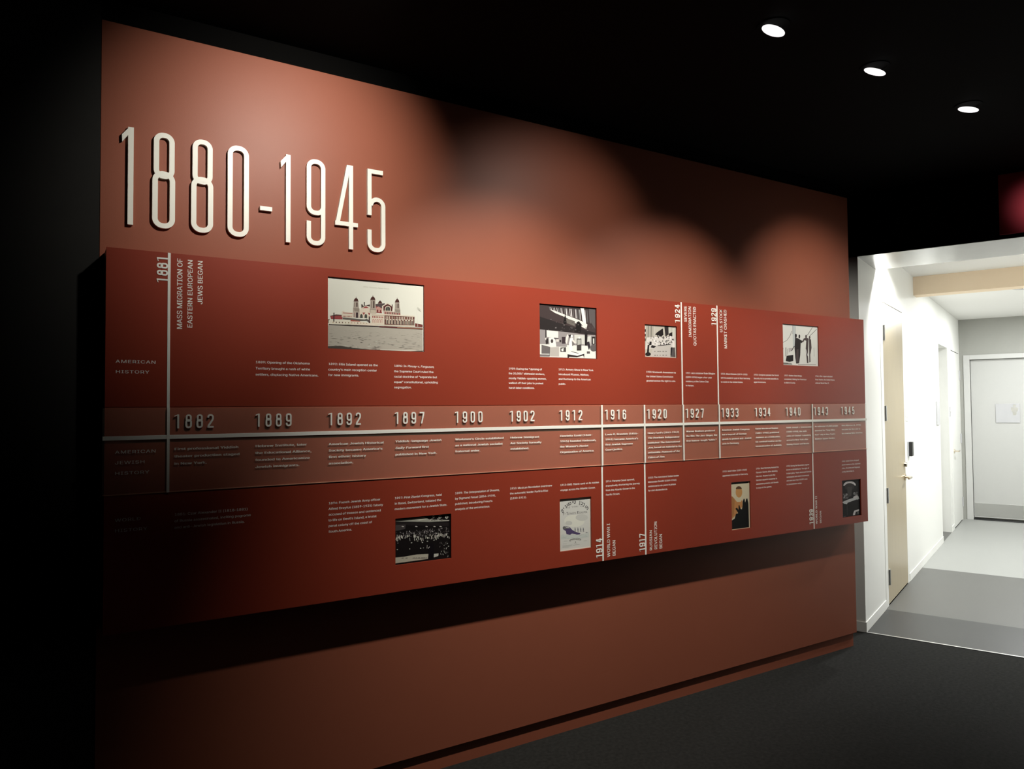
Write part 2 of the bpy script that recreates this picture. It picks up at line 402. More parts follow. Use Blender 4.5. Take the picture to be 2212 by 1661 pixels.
# ------------------------------------------------------------------ measured tables (metres on the panel)
# face ('p' board, 'b' bold on the sheet, 'h'/'H' headings), left x, first baseline z, line step, index of a line, width of that line, text
CAPS=[
('p',0.628,1.666,0.0219,2,0.227,'1889: Opening of the Oklahoma/Territory brought a rush of white/settlers, displacing Native Americans.'),
('p',0.892,1.666,0.0206,0,0.197,'1892: Ellis Island opened as the/country’s main reception center/for new immigrants.'),
('p',1.156,1.665,0.0210,3,0.192,'1896: In *Plessy v. Ferguson*,/the Supreme Court ruled the/racial doctrine of “separate but/equal” constitutional, upholding/segregation.'),
('p',1.687,1.666,0.0207,2,0.199,'1909: During the “Uprising of/the 20,000,” shirtwaist workers,/mostly Yiddish-speaking women,/walked off their jobs to protest/harsh labor conditions.'),
('p',1.952,1.668,0.0216,0,0.200,'1913: Armory Show in New York/introduced Picasso, Matisse,/and Duchamp to the American/public.'),
('p',2.480,1.667,0.0215,0,0.199,'1920: Nineteenth Amendment to/the United States Constitution/granted women the right to vote.'),
('p',2.747,1.667,0.0213,0,0.214,'1927: Jazz composer Duke Ellington/(1899–1974) began a four-year/residency at the Cotton Club/in Harlem.'),
('p',3.004,1.667,0.0211,1,0.228,'1932: Albert Einstein (1879–1955)/left his academic post in Nazi Germany/to reside in the United States.'),
('p',3.262,1.667,0.0200,0,0.209,'1935: Congress passed the Social/Security Act to provide benefits to/aged Americans.'),
('p',3.518,1.667,0.0204,1,0.198,'1937: Golden Gate Bridge/completed, linking San Francisco/to Marin County.'),
('p',3.797,1.668,0.0202,1,0.185,'1941: After Japan attacked/Pearl Harbor, the United States/entered World War II.'),
('p',0.367,1.149,0.0215,1,0.247,'1881: Czar Alexander II (1818–1881)/of Russia assassinated, inciting pogroms/and anti-Jewish legislation in Russia.'),
('p',0.893,1.147,0.0210,1,0.216,'1894: French Jewish Army officer/Alfred Dreyfus (1859–1935) falsely/accused of treason and sentenced/to life on Devil’s Island, a brutal/penal colony off the coast of/South America.'),
('p',1.157,1.147,0.0212,2,0.230,'1897: First Zionist Congress, held/in Basel, Switzerland, initiated the/modern movement for a Jewish State.'),
('p',1.423,1.148,0.0218,0,0.214,'1899: *The Interpretation of Dreams*,/by Sigmund Freud (1856–1939),/published, introducing Freud’s/analysis of the unconscious.'),
('p',1.689,1.150,0.0212,0,0.222,'1910: Mexican Revolution overthrew/the autocratic leader Porfirio Díaz/(1830–1915).'),
('p',1.955,1.148,0.0225,0,0.223,'1912: RMS *Titanic* sank on its maiden/voyage across the Atlantic Ocean.'),
('p',2.217,1.149,0.0207,1,0.212,'1914: Panama Canal opened,/dramatically shortening the journey/from the Atlantic Ocean to the/Pacific Ocean.'),
('p',2.482,1.151,0.0208,0,0.208,'1922: The nonviolent Indian leader/Mohandas Gandhi (1869–1948)/sentenced to six years in prison/for civil disobedience.'),
('p',3.004,1.154,0.0222,1,0.199,'1933: Adolf Hitler (1889–1945)/appointed chancellor of Germany.'),
('p',3.266,1.156,0.0209,0,0.190,'1936: Nazi Germany hosted the/Olympic Games after allowing/two non-Aryans to join the/German squad in response to/worldwide protests and threats/to boycott the games.'),
('p',3.521,1.157,0.0204,2,0.222,'1938: During the November pogrom/known as Kristallnacht, “the night of/broken glass,” Nazis destroyed German/synagogues and Jewish businesses/and sent more than 30,000 Jews/to concentration camps.'),
('p',4.034,1.161,0.0210,1,0.186,'1945: United States dropped/atomic bombs on two Japanese/cities, Hiroshima and Nagasaki,/ending World War II.'),
('b',0.364,1.368,0.0244,1,0.209,'First professional Yiddish/theater production staged/in New York.'),
('b',0.626,1.369,0.0245,1,0.200,'Hebrew Institute, later/the Educational Alliance,/founded to Americanize/Jewish immigrants.'),
('b',0.890,1.367,0.0238,0,0.218,'American Jewish Historical/Society became America’s/first ethnic history/association.'),
('b',1.156,1.369,0.0257,0,0.201,'Yiddish-language *Jewish*/*Daily Forward* first/published in New York.'),
('b',1.420,1.369,0.0245,0,0.233,'Workmen’s Circle established/as a national Jewish socialist/fraternal order.'),
('b',1.686,1.369,0.0242,1,0.162,'Hebrew Immigrant/Aid Society formally/established.'),
('b',1.949,1.369,0.0242,1,0.206,'Henrietta Szold (1860–/1945) founded Hadassah,/the Women’s Zionist/Organization of America.'),
('b',2.209,1.369,0.0238,0,0.203,'Louis D. Brandeis (1856–/1941) became America’s/first Jewish Supreme/Court justice.'),
('b',2.474,1.369,0.0237,3,0.227,'Henry Ford’s (1863–1947)/*The Dearborn Independent*/published *The International*/*Jew*, based on material in the/antisemitic *Protocols of the*/*Elders of Zion*.'),
('b',2.734,1.371,0.0239,1,0.223,'Warner Brothers produced/the film *The Jazz Singer*, the/first feature-length “talkie.”'),
('b',2.994,1.372,0.0239,2,0.228,'American Jewish Congress/led a boycott of German/goods to protest anti-Jewish/acts in Germany.'),
('b',3.254,1.373,0.0237,3,0.214,'Rabbi Mordecai Kaplan/(1881–1983) published/*Judaism as a Civilization*,/his seminal treatise on the/reconstruction of Judaism.'),
('b',3.513,1.374,0.0237,0,0.226,'Rabbi Joseph I. Schneersohn/(1880–1950), the sixth/rebbe of Chabad-Lubavitch,/arrived in New York after/fleeing Poland and Russia.'),
('b',3.767,1.375,0.0240,0,0.221,'An estimated 75,000 people/attended the “Stop Hitler/Now” rally in New York’s/Madison Square Garden.'),
('b',4.024,1.376,0.0239,2,0.210,'Bess Myerson (b. 1924)/became the first Jew to/be crowned Miss America.'),
('h',0.189,1.656,0.0333,0,0.119,'AMERICAN/HISTORY'),
('H',0.189,1.363,0.0340,0,0.120,'AMERICAN/JEWISH/HISTORY'),
('h',0.191,1.144,0.0337,1,0.095,'WORLD/HISTORY'),
]
YEARS=[
('1882',0.362,1.442,0.125),
('1889',0.624,1.442,0.128),
('1892',0.886,1.441,0.128),
('1897',1.151,1.443,0.128),
('1900',1.416,1.442,0.131),
('1902',1.681,1.441,0.128),
('1912',1.943,1.443,0.129),
('1916',2.205,1.444,0.129),
('1920',2.467,1.444,0.130),
('1927',2.727,1.445,0.129),
('1933',2.987,1.446,0.129),
('1934',3.247,1.447,0.127),
('1940',3.504,1.448,0.129),
('1943',3.756,1.450,0.131),
('1945',4.014,1.450,0.132),
]
ROT=[
('1881',0.342,0.035,1.928,0.089,1),
('MASS MIGRATION OF',0.387,0.023,1.774,0.241,0),
('EASTERN EUROPEAN',0.419,0.022,1.780,0.234,0),
('JEWS BEGAN',0.451,0.022,1.863,0.151,0),
('1924',2.712,0.035,1.924,0.091,1),
('SEVERE',2.761,0.025,1.930,0.083,0),
('IMMIGRATION',2.792,0.026,1.854,0.159,0),
('QUOTAS ENACTED',2.827,0.029,1.812,0.201,0),
('1929',2.976,0.038,1.923,0.090,1),
('U.S. STOCK',3.022,0.027,1.890,0.123,0),
('MARKET CRASHED',3.055,0.029,1.805,0.208,0),
('1914',2.192,0.038,0.804,0.088,1),
('WORLD WAR I',2.239,0.025,0.801,0.156,0),
('BEGAN',2.272,0.025,0.802,0.074,0),
('1917',2.457,0.038,0.805,0.084,1),
('RUSSIAN',2.503,0.023,0.802,0.099,0),
('REVOLUTION',2.536,0.026,0.804,0.136,0),
('BEGAN',2.569,0.026,0.804,0.073,0),
('1939',3.750,0.035,0.817,0.085,1),
('WORLD WAR II',3.790,0.023,0.814,0.163,0),
('BEGAN',3.827,0.021,0.816,0.072,0),
]
# ------------------------------------------------------------------ the setting
FLOORZ = 0.0
def struct(name, bm, mats, frame=IDENT, base=None, label=None, cat=None):
    return tag(obj(name, bm, mats, None, base, frame), label, cat, None, 'structure')

struct('floor', boxes((-9.0, 0.0, -7.0, 6.0, -0.08, 0.0)), M_CARPET, HALL)
struct('ceiling', boxes((-9.0, 0.0, -7.0, 6.0, 2.9, 3.0)), M_BLACK, HALL)
# red wall: a painted slab hung just in front of the wall it covers, over a red skirting
SL_X0, SL_X1, SL_Y, WALL_Y = 0.146, 4.292, 2.795, 2.815
struct('wall_left', boxes((SL_X0, SL_X1, SL_Y, WALL_Y, 0.085, 2.816), bevel=0.0012), M_SLAB)
struct('wall_behind', boxes((-3.6, SL_X0 - 0.001, SL_Y + 0.002, 2.95, 0.0, 2.9)), M_BLACKWALL)
struct('wall_core', boxes((SL_X0, 4.28, WALL_Y + 0.002, 2.95, 0.0, 2.9)), M_BLACK)
struct('baseboard_left', boxes((SL_X0 + 0.002, 4.278, WALL_Y - 0.004, WALL_Y + 0.002, 0.0, 0.10)), M_SLAB)
struct('wall_back', boxes((-9.1, -9.0, -7.0, 6.0, 0.0, 2.9)), M_BLACKWALL, HALL)
struct('wall_right', boxes((-9.0, 0.0, -7.1, -7.0, 0.0, 2.9)), M_BLACKWALL, HALL)
HW = 1.95            # hallway width
struct('wall_front', boxes((-0.012, 0.12, -7.0, -HW, 0.0, 2.9), (-0.012, 0.0, -HW, 0.65, 2.4975, 2.9)), M_BLACK, HALL)
struct('trim_1', boxes((0.0, 0.61, -HW, 0.0, 2.4965, 2.9)), M_SOFFIT, HALL)
# hallway shell
DOOR_S0, DOOR_S1, DOOR_Z = 0.795, 1.665, 2.285
AL0, AL1, AL_Z = 3.95, 4.74, 2.17
D2_0, D2_1, D2_Z = 5.02, 5.90, 2.165
struct('wall_hallway_left', boxes((0.0, DOOR_S0, 0.0, 0.5, 0.0, 2.9), (DOOR_S0, DOOR_S1, 0.0, 0.5, DOOR_Z, 2.9), (DOOR_S0, DOOR_S1, 0.06, 0.5, 0.0, DOOR_Z),
       (DOOR_S1, AL0, 0.0, 0.5, 0.0, 2.9), (AL0, AL1, 0.0, 0.5, AL_Z, 2.9), (AL0, AL1, 0.46, 0.5, 0.0, AL_Z),
       (AL1, D2_0, 0.0, 0.5, 0.0, 2.9), (D2_0, D2_1, 0.0, 0.5, D2_Z, 2.9), (D2_0, D2_1, 0.06, 0.5, 0.0, D2_Z), (D2_1, 6.2, 0.0, 0.5, 0.0, 2.9)), M_HALLWALL, HALL)
struct('wall_hallway_right', boxes((0.12, 6.2, -HW - 0.12, -HW, 0.0, 2.9)), M_HALLWALL, HALL)
D3_L, D3_R, D3_Z = -0.06, -1.10, 2.135
struct('wall_hallway_end', boxes((6.0, 6.15, D3_L, 0.0, 0.0, 2.9), (6.0, 6.15, D3_R, D3_L, D3_Z, 2.9), (6.0, 6.15, -HW, D3_R, 0.0, 2.9), (6.09, 6.15, D3_R, D3_L, 0.0, D3_Z)), M_ENDWALL, HALL)
struct('ceiling_hallway', boxes((0.61, 2.32, -HW, 0.0, 2.68, 2.9), (2.50, 6.0, -HW, 0.0, 2.615, 2.9)), M_CEIL, HALL)
struct('trim_2', boxes((2.32, 2.50, -HW, 0.0, 2.51, 2.9)), [M_BEAM], HALL)
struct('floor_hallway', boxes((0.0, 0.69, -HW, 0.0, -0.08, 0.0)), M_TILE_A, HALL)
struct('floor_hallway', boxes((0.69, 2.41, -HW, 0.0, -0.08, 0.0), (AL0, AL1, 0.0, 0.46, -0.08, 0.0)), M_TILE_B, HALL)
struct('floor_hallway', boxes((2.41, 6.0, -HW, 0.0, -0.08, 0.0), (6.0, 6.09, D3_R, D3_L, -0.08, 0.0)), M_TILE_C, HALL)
struct('trim_3', boxes((-0.008, 0.008, -HW, 0.0, 0.0, 0.004), bevel=0.001), M_STEEL, HALL)
def bb(s0, s1): return (s0, s1, -0.006, 0.0, 0.0, 0.068)
struct('baseboard_hallway', boxes(bb(0.0, 0.69), bb(1.74, AL0), bb(AL1, 4.97), (-0.006, 0.0, -0.006, 0.6, 0.0, 0.068), bevel=0.002), M_HALLWALL, HALL)

# door_1: maple door, flush in a white frame
d1 = empty('door_1', (1.23, 0.0, 0.0), HALL, 'maple veneer door with a nickel lever, closed in the white hallway wall', 'door', None, 'structure')
obj('door_frame', boxes((0.70, 0.80, -0.0025, 0.02, 0.0, 2.36), (1.66, 1.72, -0.0025, 0.02, 0.0, 2.36), (0.80, 1.66, -0.0025, 0.02, 2.285, 2.36), bevel=0.001), M_HALLWALL, d1)['label'] = 'white door frame'
obj('door_leaf', boxes((0.803, 1.657, -0.002, 0.045, 0.012, 2.281), bevel=0.001), M_MAPLE, d1)['label'] = 'light maple door leaf'
for hz in (2.048, 1.438, 0.82, 0.212):
    bm = boxes((0.79, 0.865, -0.006, -0.002, hz - 0.055, hz + 0.055))
    cyl(bm, (0.806, -0.010, hz - 0.057), 0.008, 0.008, 0.114, 'Z', 12)
    obj('hinge', bm, M_STEEL, d1)['label'] = 'steel butt hinge'
def lever(parent, s, z, d, m):
    bm = bmesh.new()
    cyl(bm, (s, -0.012, z), 0.027, 0.027, 0.011, 'Y', 24)
    cyl(bm, (s, -0.055, z), 0.010, 0.010, 0.045, 'Y', 16)
    lv = obj('lever_handle', bm, m, parent)
    bm = bmesh.new(); cyl(bm, (s, -0.052, z), 0.010, 0.0075, d * 0.125, 'X', 16)
    obj('grip', bm, m, lv)
lever(d1, 1.60, 0.895, -1, M_NICKEL)
bm = bmesh.new(); cyl(bm, (1.60, -0.022, 1.0), 0.019, 0.022, 0.018, 'Y', 24)
obj('lock_cylinder', bm, M_NICKEL, d1)['label'] = 'round nickel lock cylinder above the lever'

# door_2: white door at the far end of the left wall
d2 = empty('door_2', (5.46, 0.0, 0.0), HALL, 'white door at the far end of the hallway left wall', 'door', None, 'structure')
obj('door_frame', boxes((4.97, 5.03, -0.004, 0.02, 0.0, 2.215), (5.89, 5.945, -0.004, 0.02, 0.0, 2.215), (5.03, 5.89, -0.004, 0.02, 2.165, 2.215), bevel=0.0015), M_HALLWALL, d2)
obj('door_leaf', boxes((5.035, 5.885, -0.003, 0.045, 0.012, 2.158), bevel=0.002), M_HALLWALL, d2)
for hz in (1.88, 1.06, 0.238):
    bm = boxes((5.87, 5.945, -0.0075, -0.004, hz - 0.06, hz + 0.06)); cyl(bm, (5.888, -0.010, hz - 0.06), 0.008, 0.008, 0.12, 'Z', 12)
    obj('hinge', bm, M_GREYPLATE, d2)['label'] = 'grey hinge'
lever(d2, 5.13, 0.93, 1, M_NICKEL)

# door_3: grey door in the end wall
d3 = empty('door_3', (6.0, -0.58, 0.0), HALL, 'grey door with a steel kick plate closing the end of the hallway', 'door', None, 'structure')
obj('door_frame', boxes((5.985, 6.09, -0.115, -0.045, 0.0, 2.145), (5.985, 6.09, -1.115, -1.045, 0.0, 2.145), (5.985, 6.09, -1.045, -0.115, 2.085, 2.145), bevel=0.003), M_FRAMEGREY, d3)['label'] = 'light grey steel door frame'
leaf3 = obj('door_leaf', boxes((6.045, 6.085, -1.04, -0.12, 0.03, 2.08), bevel=0.002), M_DOORGREY, d3)
obj('kick_plate', boxes((6.042, 6.0455, -1.03, -0.13, 0.05, 0.215), bevel=0.0008), M_STEEL, d3)['label'] = 'brushed steel kick plate'
obj('threshold', boxes((6.0, 6.085, -1.045, -0.115, 0.0, 0.012), bevel=0.003), M_DARK, d3)['label'] = 'black rubber threshold'

# things on the hallway walls
def wall_thing(name, label, cat, base):
    return empty(name, base, HALL, label, cat)
t = wall_thing('card_reader', 'black card reader on the white wall beside the maple door', 'card reader', (1.87, 0.0, 1.12))
obj('back_plate', boxes((1.79, 1.90, -0.010, 0.0, 1.055, 1.185), bevel=0.002), M_GREYPLATE, t)['label'] = 'grey mounting plate'
obj('reader_body', boxes((1.80, 1.875, -0.036, -0.010, 1.058, 1.182), bevel=0.005), M_DARK, t)
t = wall_thing('light_switch', 'white double rocker light switch above the black card reader', 'light switch', (1.80, 0.0, 1.42))
obj('switch_plate', boxes((1.74, 1.86, -0.006, 0.0, 1.36, 1.475), bevel=0.002), M_HALLWALL, t)
for sx in (1.765, 1.808): obj('rocker', boxes((sx, sx + 0.03, -0.010, -0.006, 1.385, 1.45), bevel=0.0015), M_CEIL, t)
t = wall_thing('wall_sign', 'plain grey sign plate on the wall just before the open alcove', 'sign', (3.75, 0.0, 1.41))
obj('sign_plate', boxes((3.64, 3.86, -0.012, 0.0, 1.285, 1.535), bevel=0.002), M_GREYPLATE, t)
t = wall_thing('exit_button', 'small pale push button plate between the alcove and the far white door', 'button', (4.86, 0.0, 1.42))
obj('button_plate', boxes((4.82, 4.90, -0.006, 0.0, 1.36, 1.475), bevel=0.002), M_GREYPLATE, t)
bm = bmesh.new(); cyl(bm, (4.86, -0.013, 1.42), 0.014, 0.014, 0.008, 'Y', 20); obj('push_button', bm, M_CEIL, t)
t = wall_thing('door_stop', 'small black rubber stop on the alcove jamb near the floor', 'door stop', (AL0 + 0.02, 0.03, 0.10))
bm = bmesh.new(); cyl(bm, (AL0, 0.03, 0.10), 0.022, 0.016, 0.05, 'X', 16); obj('rubber_tip', bm, M_DARK, t)
bm = bmesh.new(); cyl(bm, (AL0, 0.03, 0.10), 0.028, 0.028, 0.008, 'X', 16); obj('mount', bm, M_STEEL, t)
t = empty('restroom_sign', (6.042, -0.51, 1.385), HALL, 'pale grey sign plate with a white standing figure on the grey door', 'sign')
obj('sign_plate', boxes((6.033, 6.045, -0.645, -0.385, 1.262, 1.505), bevel=0.0015), M_GREYPLATE, t)
bm = bmesh.new()
FY = -0.588
def fig(poly):
    f = bm.faces.new([bm.verts.new((6.0322, FY - a, 1.35 + b)) for a, b in poly])
fig([(0.017 * math.cos(a * math.pi / 8), 0.128 + 0.017 * math.sin(a * math.pi / 8)) for a in range(16)])
fig([(-0.036, 0.104), (-0.030, 0.108), (0.030, 0.108), (0.036, 0.104), (0.034, 0.060), (0.023, 0.054), (0.018, 0.01), (0.0, 0.006), (-0.018, 0.01), (-0.023, 0.054), (-0.034, 0.060)])
bmesh.ops.solidify(bm, geom=bm.faces[:], thickness=0.001)
obj('figure_symbol', bm, M_WHITE, t)['label'] = 'white standing figure symbol'

# recessed lamps of the hallway ceiling
def hall_light(s, l, zc, r, label):
    t = empty('recessed_downlight', (s, l, zc), HALL, label, 'ceiling light', 'recessed hallway lights')
    bm = bmesh.new(); ring_solid(bm, (s, l), r * 0.80, r, zc - 0.010, zc); obj('trim_ring', bm, M_GREYPLATE, t)
    bm = bmesh.new(); ring_solid(bm, (s, l), r * 0.55, r * 0.80, zc - 0.004, zc); obj('baffle', bm, M_DARK, t)['label'] = 'dark inner baffle'
    bm = bmesh.new(); cyl(bm, (s, l, zc - 0.007), r * 0.55, r * 0.55, 0.007, 'Z', 40); obj('lens', bm, M_LENS, t)['label'] = 'glowing white lens'
hall_light(3.20, -0.86, 2.615, 0.15, 'large round recessed light nearest the beam in the white hallway ceiling')
hall_light(4.70, -0.95, 2.615, 0.12, 'far recessed light glowing in the white hallway ceiling')
hall_light(0.74, -0.26, 2.68, 0.06, 'small recessed light behind the grey soffit, washing the left wall')
hall_light(1.45, -1.35, 2.68, 0.09, 'recessed light in the higher hallway ceiling, in front of the beige beam')

# ceiling downlights in the dark room
DL_LABEL = ['glowing round downlight in the black ceiling straight in front of the big 1880',
            'glowing round downlight in the black ceiling just past the big 1945',
            'nearest and highest glowing round downlight in view on the black ceiling',
            'middle one of the three glowing round downlights on the black ceiling',
            'lowest and farthest glowing downlight on the black ceiling, nearest the bright hallway']
for (lx, *_), lab, tilt in zip(WALL_LAMPS, DL_LABEL, [(0, .1, -1), (0, .1, -1), (-.25, .3, -.95), (-.15, .35, -.95), (-.1, .25, -1)]):
    t = empty('downlight', (lx, LAMP_Y, LAMP_Z), IDENT, lab, 'ceiling light', 'downlights in the black ceiling')
    bm = bmesh.new(); ring_solid(bm, (lx, LAMP_Y), 0.046, 0.058, LAMP_Z - 0.003, LAMP_Z); obj('trim_ring', bm, M_BLACK, t)['label'] = 'black trim ring'
    bm = bmesh.new(); cyl(bm, (0, 0, 0), 0.043, 0.043, 0.001, 'Z', 40); bm.transform(Matrix.Translation((lx, LAMP_Y, LAMP_Z - 0.021)) @ Vector((0, 0, -1)).rotation_difference(Vector(tilt)).to_matrix().to_4x4()); obj('lens', bm, M_LENS_DIM, t)['label'] = 'glowing white lens'

# added red panel, made up to carry a soft red glow over the doorway
M_RED = mat('red_glow_paint', (0.25, 0.04, 0.05), rough=0.8, spec=0.05)
tag(obj('added_glow_panel', boxes((-0.03, -0.012, -1.75, -0.80, 2.52, 2.885), bevel=0.002), M_RED, None, (0, -1.25, 2.7), HALL), 'added dim red panel standing in for a red glow above the hallway opening', 'panel')

# ------------------------------------------------------------------ the timeline panel on the red wall
P_X0, P_X1, P_Z0, P_Z1 = 0.160, 4.287, 0.787, 2.030
B_Z0, B_Z1 = 1.230, 1.513
PY = 2.700           # face of the upper and lower boards
AY = 2.6970           # face of the acrylic sheet over the middle band
HOLES = {'ellis': (0.891, 1.288, 1.728, 1.999), 'armory': (1.852, 2.176, 1.725, 1.964), 'march': (2.475, 2.690, 1.745, 1.905), 'bridge': (3.514, 3.836, 1.730, 1.964),
         'congress': (1.160, 1.405, 0.890, 1.071), 'ship': (1.952, 2.131, 0.855, 1.089), 'poster': (3.070, 3.219, 0.845, 1.097), 'cloud': (4.033, 4.221, 0.829, 1.050)}
tp = empty('timeline_panel', ((P_X0 + P_X1) / 2, SL_Y, P_Z0), IDENT, 'long deep red history timeline panel standing off the red wall', 'display panel')
obj('panel_core', boxes((P_X0 + 0.001, P_X1 - 0.001, 2.7085, SL_Y, P_Z0 + 0.001, P_Z1 - 0.001)), M_BOARD, tp)
obj('upper_board', holed_board(P_X0, P_X1, B_Z1, P_Z1, PY, 2.7085, [HOLES[k] for k in ('ellis', 'armory', 'march', 'bridge')]), M_BOARD, tp)['label'] = 'deep red upper board with four picture recesses'
obj('lower_board', holed_board(P_X0, P_X1, P_Z0, B_Z0, PY, 2.7085, [HOLES[k] for k in ('congress', 'ship', 'poster', 'cloud')]), M_BOARD, tp)['label'] = 'deep red lower board with four picture recesses'
obj('middle_band', boxes((P_X0, P_X1, 2.7015, 2.7085, B_Z0, B_Z1)), M_BAND, tp)['label'] = 'lighter brown red band across the middle'
obj('acrylic_sheet', boxes((P_X0 - 0.006, P_X1 + 0.004, AY + 0.0002, AY + 0.003, B_Z0 + 0.002, B_Z1 - 0.004)), M_ACRYLIC, tp)['label'] = 'clear acrylic cover sheet'
obj('edge_light_strip', boxes((P_X0 - 0.006, P_X1 + 0.004, AY, 2.7015, B_Z0 - 0.001, B_Z0 + 0.002)), M_EDGE, tp)['label'] = 'added opaque strip with the cover sheet edge light put into its pale colour'  # opaque strip added to cast the shadow that the transparent sheet does not
ST_Z0, ST_Z1 = 1.4055, 1.4190
obj('timeline_stripe', boxes((P_X0 - 0.006, P_X1 + 0.004, AY - 0.0025, AY, ST_Z0, ST_Z1), bevel=0.0006), M_WHITE, tp)['label'] = 'white horizontal timeline stripe'
for bx, z0, z1, yr in ((0.346, B_Z0, P_Z1, '1881'), (2.196, P_Z0, B_Z1, '1914'), (2.461, P_Z0, B_Z1, '1917'), (2.722, B_Z0, P_Z1, '1924'), (2.982, B_Z0, P_Z1, '1929'), (3.757, P_Z0 + 0.002, B_Z1, '1939')):
    bm = bmesh.new(); w = 0.0042
    if z1 > B_Z1 + 0.01: box(bm, bx - w, bx + w, PY - 0.0015, PY, B_Z1 - 0.004, z1)
    if z0 < B_Z0 - 0.01: box(bm, bx - w, bx + w, PY - 0.0015, PY, z0, B_Z0)
    box(bm, bx - w, bx + w, AY - 0.0031, AY, B_Z0 - 0.001, B_Z1 - 0.003)
    obj('divider_bar', bm, M_WHITE, tp)['label'] = 'white vertical bar marking ' + yr

# printed captions
def caption(pl, x, z, sp, ri, w, text):
    lines = text.split('/')
    if pl in 'bH': x, z, w = x * 1.003, 1.5 + (z - 1.5) * 1.003, w * 1.003      # measured 8 mm nearer than the sheet stands
    wt, y, m, tr = {'p': (0.0, PY - 0.0003, M_INK, 0.0), 'b': (0.0, AY - 0.0004, M_WHITE, 0.02), 'h': (0.0, PY - 0.0003, M_INK, 0.045), 'H': (0.0, AY - 0.0004, M_INK, 0.045)}[pl]
    geo = [line_geom(l, wt, tr) for l in lines]
    hz = {'p': 0.0213 * 0.76, 'b': 0.024 * 0.66, 'h': 0.0198, 'H': 0.0198}[pl]
    hx = w / geo[ri][2]
    if pl in 'hH':
        for i, (gv, gf, gw) in enumerate(geo):
            n = len(gv); V = [(x + (a + d) * hx, y - 0.00002 * q, z - i * sp + b * hz) for q, d in enumerate((-0.008, 0.008)) for a, b in gv]
            o = link_mesh('heading_text', text_mesh('heading_text', V, list(gf) + [tuple(k + n for k in f) for f in gf]), m, tp)
            o['label'] = 'thin white row heading ' + lines[i]
        return
    V, F = [], []
    for i, (gv, gf, gw) in enumerate(geo):
        n = len(V)
        for q, d in enumerate({'b': (-0.036, -0.018, 0.0, 0.018, 0.036), 'p': (-0.010, 0.010)}[pl]):   # heavier strokes: the outline set again a hair to each side
            n = len(V)
            V += [(x + (a + d) * hx, y - 0.00002 * q, z - i * sp + b * hz) for a, b in gv]
            F += [tuple(k + n for k in f) for f in gf]
    o = link_mesh('caption_text', text_mesh('caption_text', V, F), m, tp)
    first = lines[0].replace('*', '')
    if pl == 'p': o['label'] = 'small white caption dated ' + first[:4]
for c in CAPS: caption(*c)
for (t, xb, hgt, z0, ln, bold) in ROT:
    if bold:
        bm = bmesh.new(); pitch = (ln - 0.0175) / 3
        for k, ch in enumerate(t):
            g = numeral(ch, k * pitch, 0.0, 0.0125 if ch == '1' else 0.0185, hgt * 0.96, 0.0052, -0.0016, 0.0)
            me = bpy.data.meshes.new('tmp'); g.to_mesh(me); g.free(); bm.from_mesh(me); bpy.data.meshes.remove(me)
        bm.transform(Matrix(((0, 0, -1, xb), (0, 1, 0, PY), (1, 0, 0, z0), (0, 0, 0, 1))))
        o = obj('event_year', bm, M_WHITE, tp)
        o['label'] = 'bold white upright year ' + t
        continue
    gv, gf, gw = line_geom(t, 0.0, 0.0)
    sx = ln / gw; sy = hgt / 0.727; V, F = [], []
    for q, d in enumerate((-0.012, 0.012)):
        n = len(V)
        V += [(xb - b * sy, PY - 0.0003 - 0.00002 * q, z0 + (a + d) * sx) for a, b in gv]; F += [tuple(k + n for k in f) for f in gf]
    o = link_mesh('event_text', text_mesh('event_text', V, F), M_WHITE, tp)
    o['label'] = 'white upright lettering ' + t

# raised year numerals on the cover sheet
YEAR_Z, YEAR_H = 1.4405, 0.0465
for i, (yr, x, zz, w) in enumerate(YEARS):
    x *= 1.004
    z = YEAR_Z + 0.0022 * i * i / 196.0 * 2
    t = empty('year_marker', (x, AY, z), IDENT, 'white raised year %s mounted on the middle band of the timeline' % yr, 'year numerals', 'raised years on the middle band')
    pitch = (w - 0.0205) / 3
    for k, ch in enumerate(yr):
        wd = 0.0145 if ch == '1' else 0.0205
        obj('digit', numeral(ch, x + k * pitch + (0.001 if ch == '1' else 0), z, wd, YEAR_H, 0.0058, AY - 0.0034, AY), M_WHITE, t)

# big raised numerals on the wall above
BIG = [('1', 0.208, 0.036, 'first character of the large 1880 at far left'),
       ('8', 0.302, 0.072, 'left one of the two eights in the large 1880'),
       ('8', 0.426, 0.073, 'right one of the two eights in the large 1880'),
       ('0', 0.548, 0.074, 'the zero that ends the large 1880'),
       ('-', 0.662, 0.044, 'short dash between the large 1880 and 1945'),
       ('1', 0.737, 0.037, 'first digit of the large 1945, right of the dash'),
       ('9', 0.835, 0.073, 'the nine of the large 1945'),
       ('4', 0.947, 0.093, 'the four of the large 1945'),
       ('5', 1.080, 0.076, 'the five that ends the large 1945, rightmost of the row')]
NY0, NY1 = SL_Y - 0.0125, SL_Y
for ch, x, w, lab in BIG:
    z, h = (2.2385, 0.0155) if ch == '-' else (2.130, 0.333)
    nm = 'raised_dash' if ch == '-' else 'raised_numeral'
    o = obj(nm, numeral(ch, x, z, w, h, 0.0172, NY0, NY1), M_NUM, None, (x, SL_Y, z))
    tag(o, 'ivory raised %s, %s' % ('dash' if ch == '-' else 'numeral ' + ch, lab), 'numeral' if ch != '-' else 'dash', 'large raised date 1880-1945')

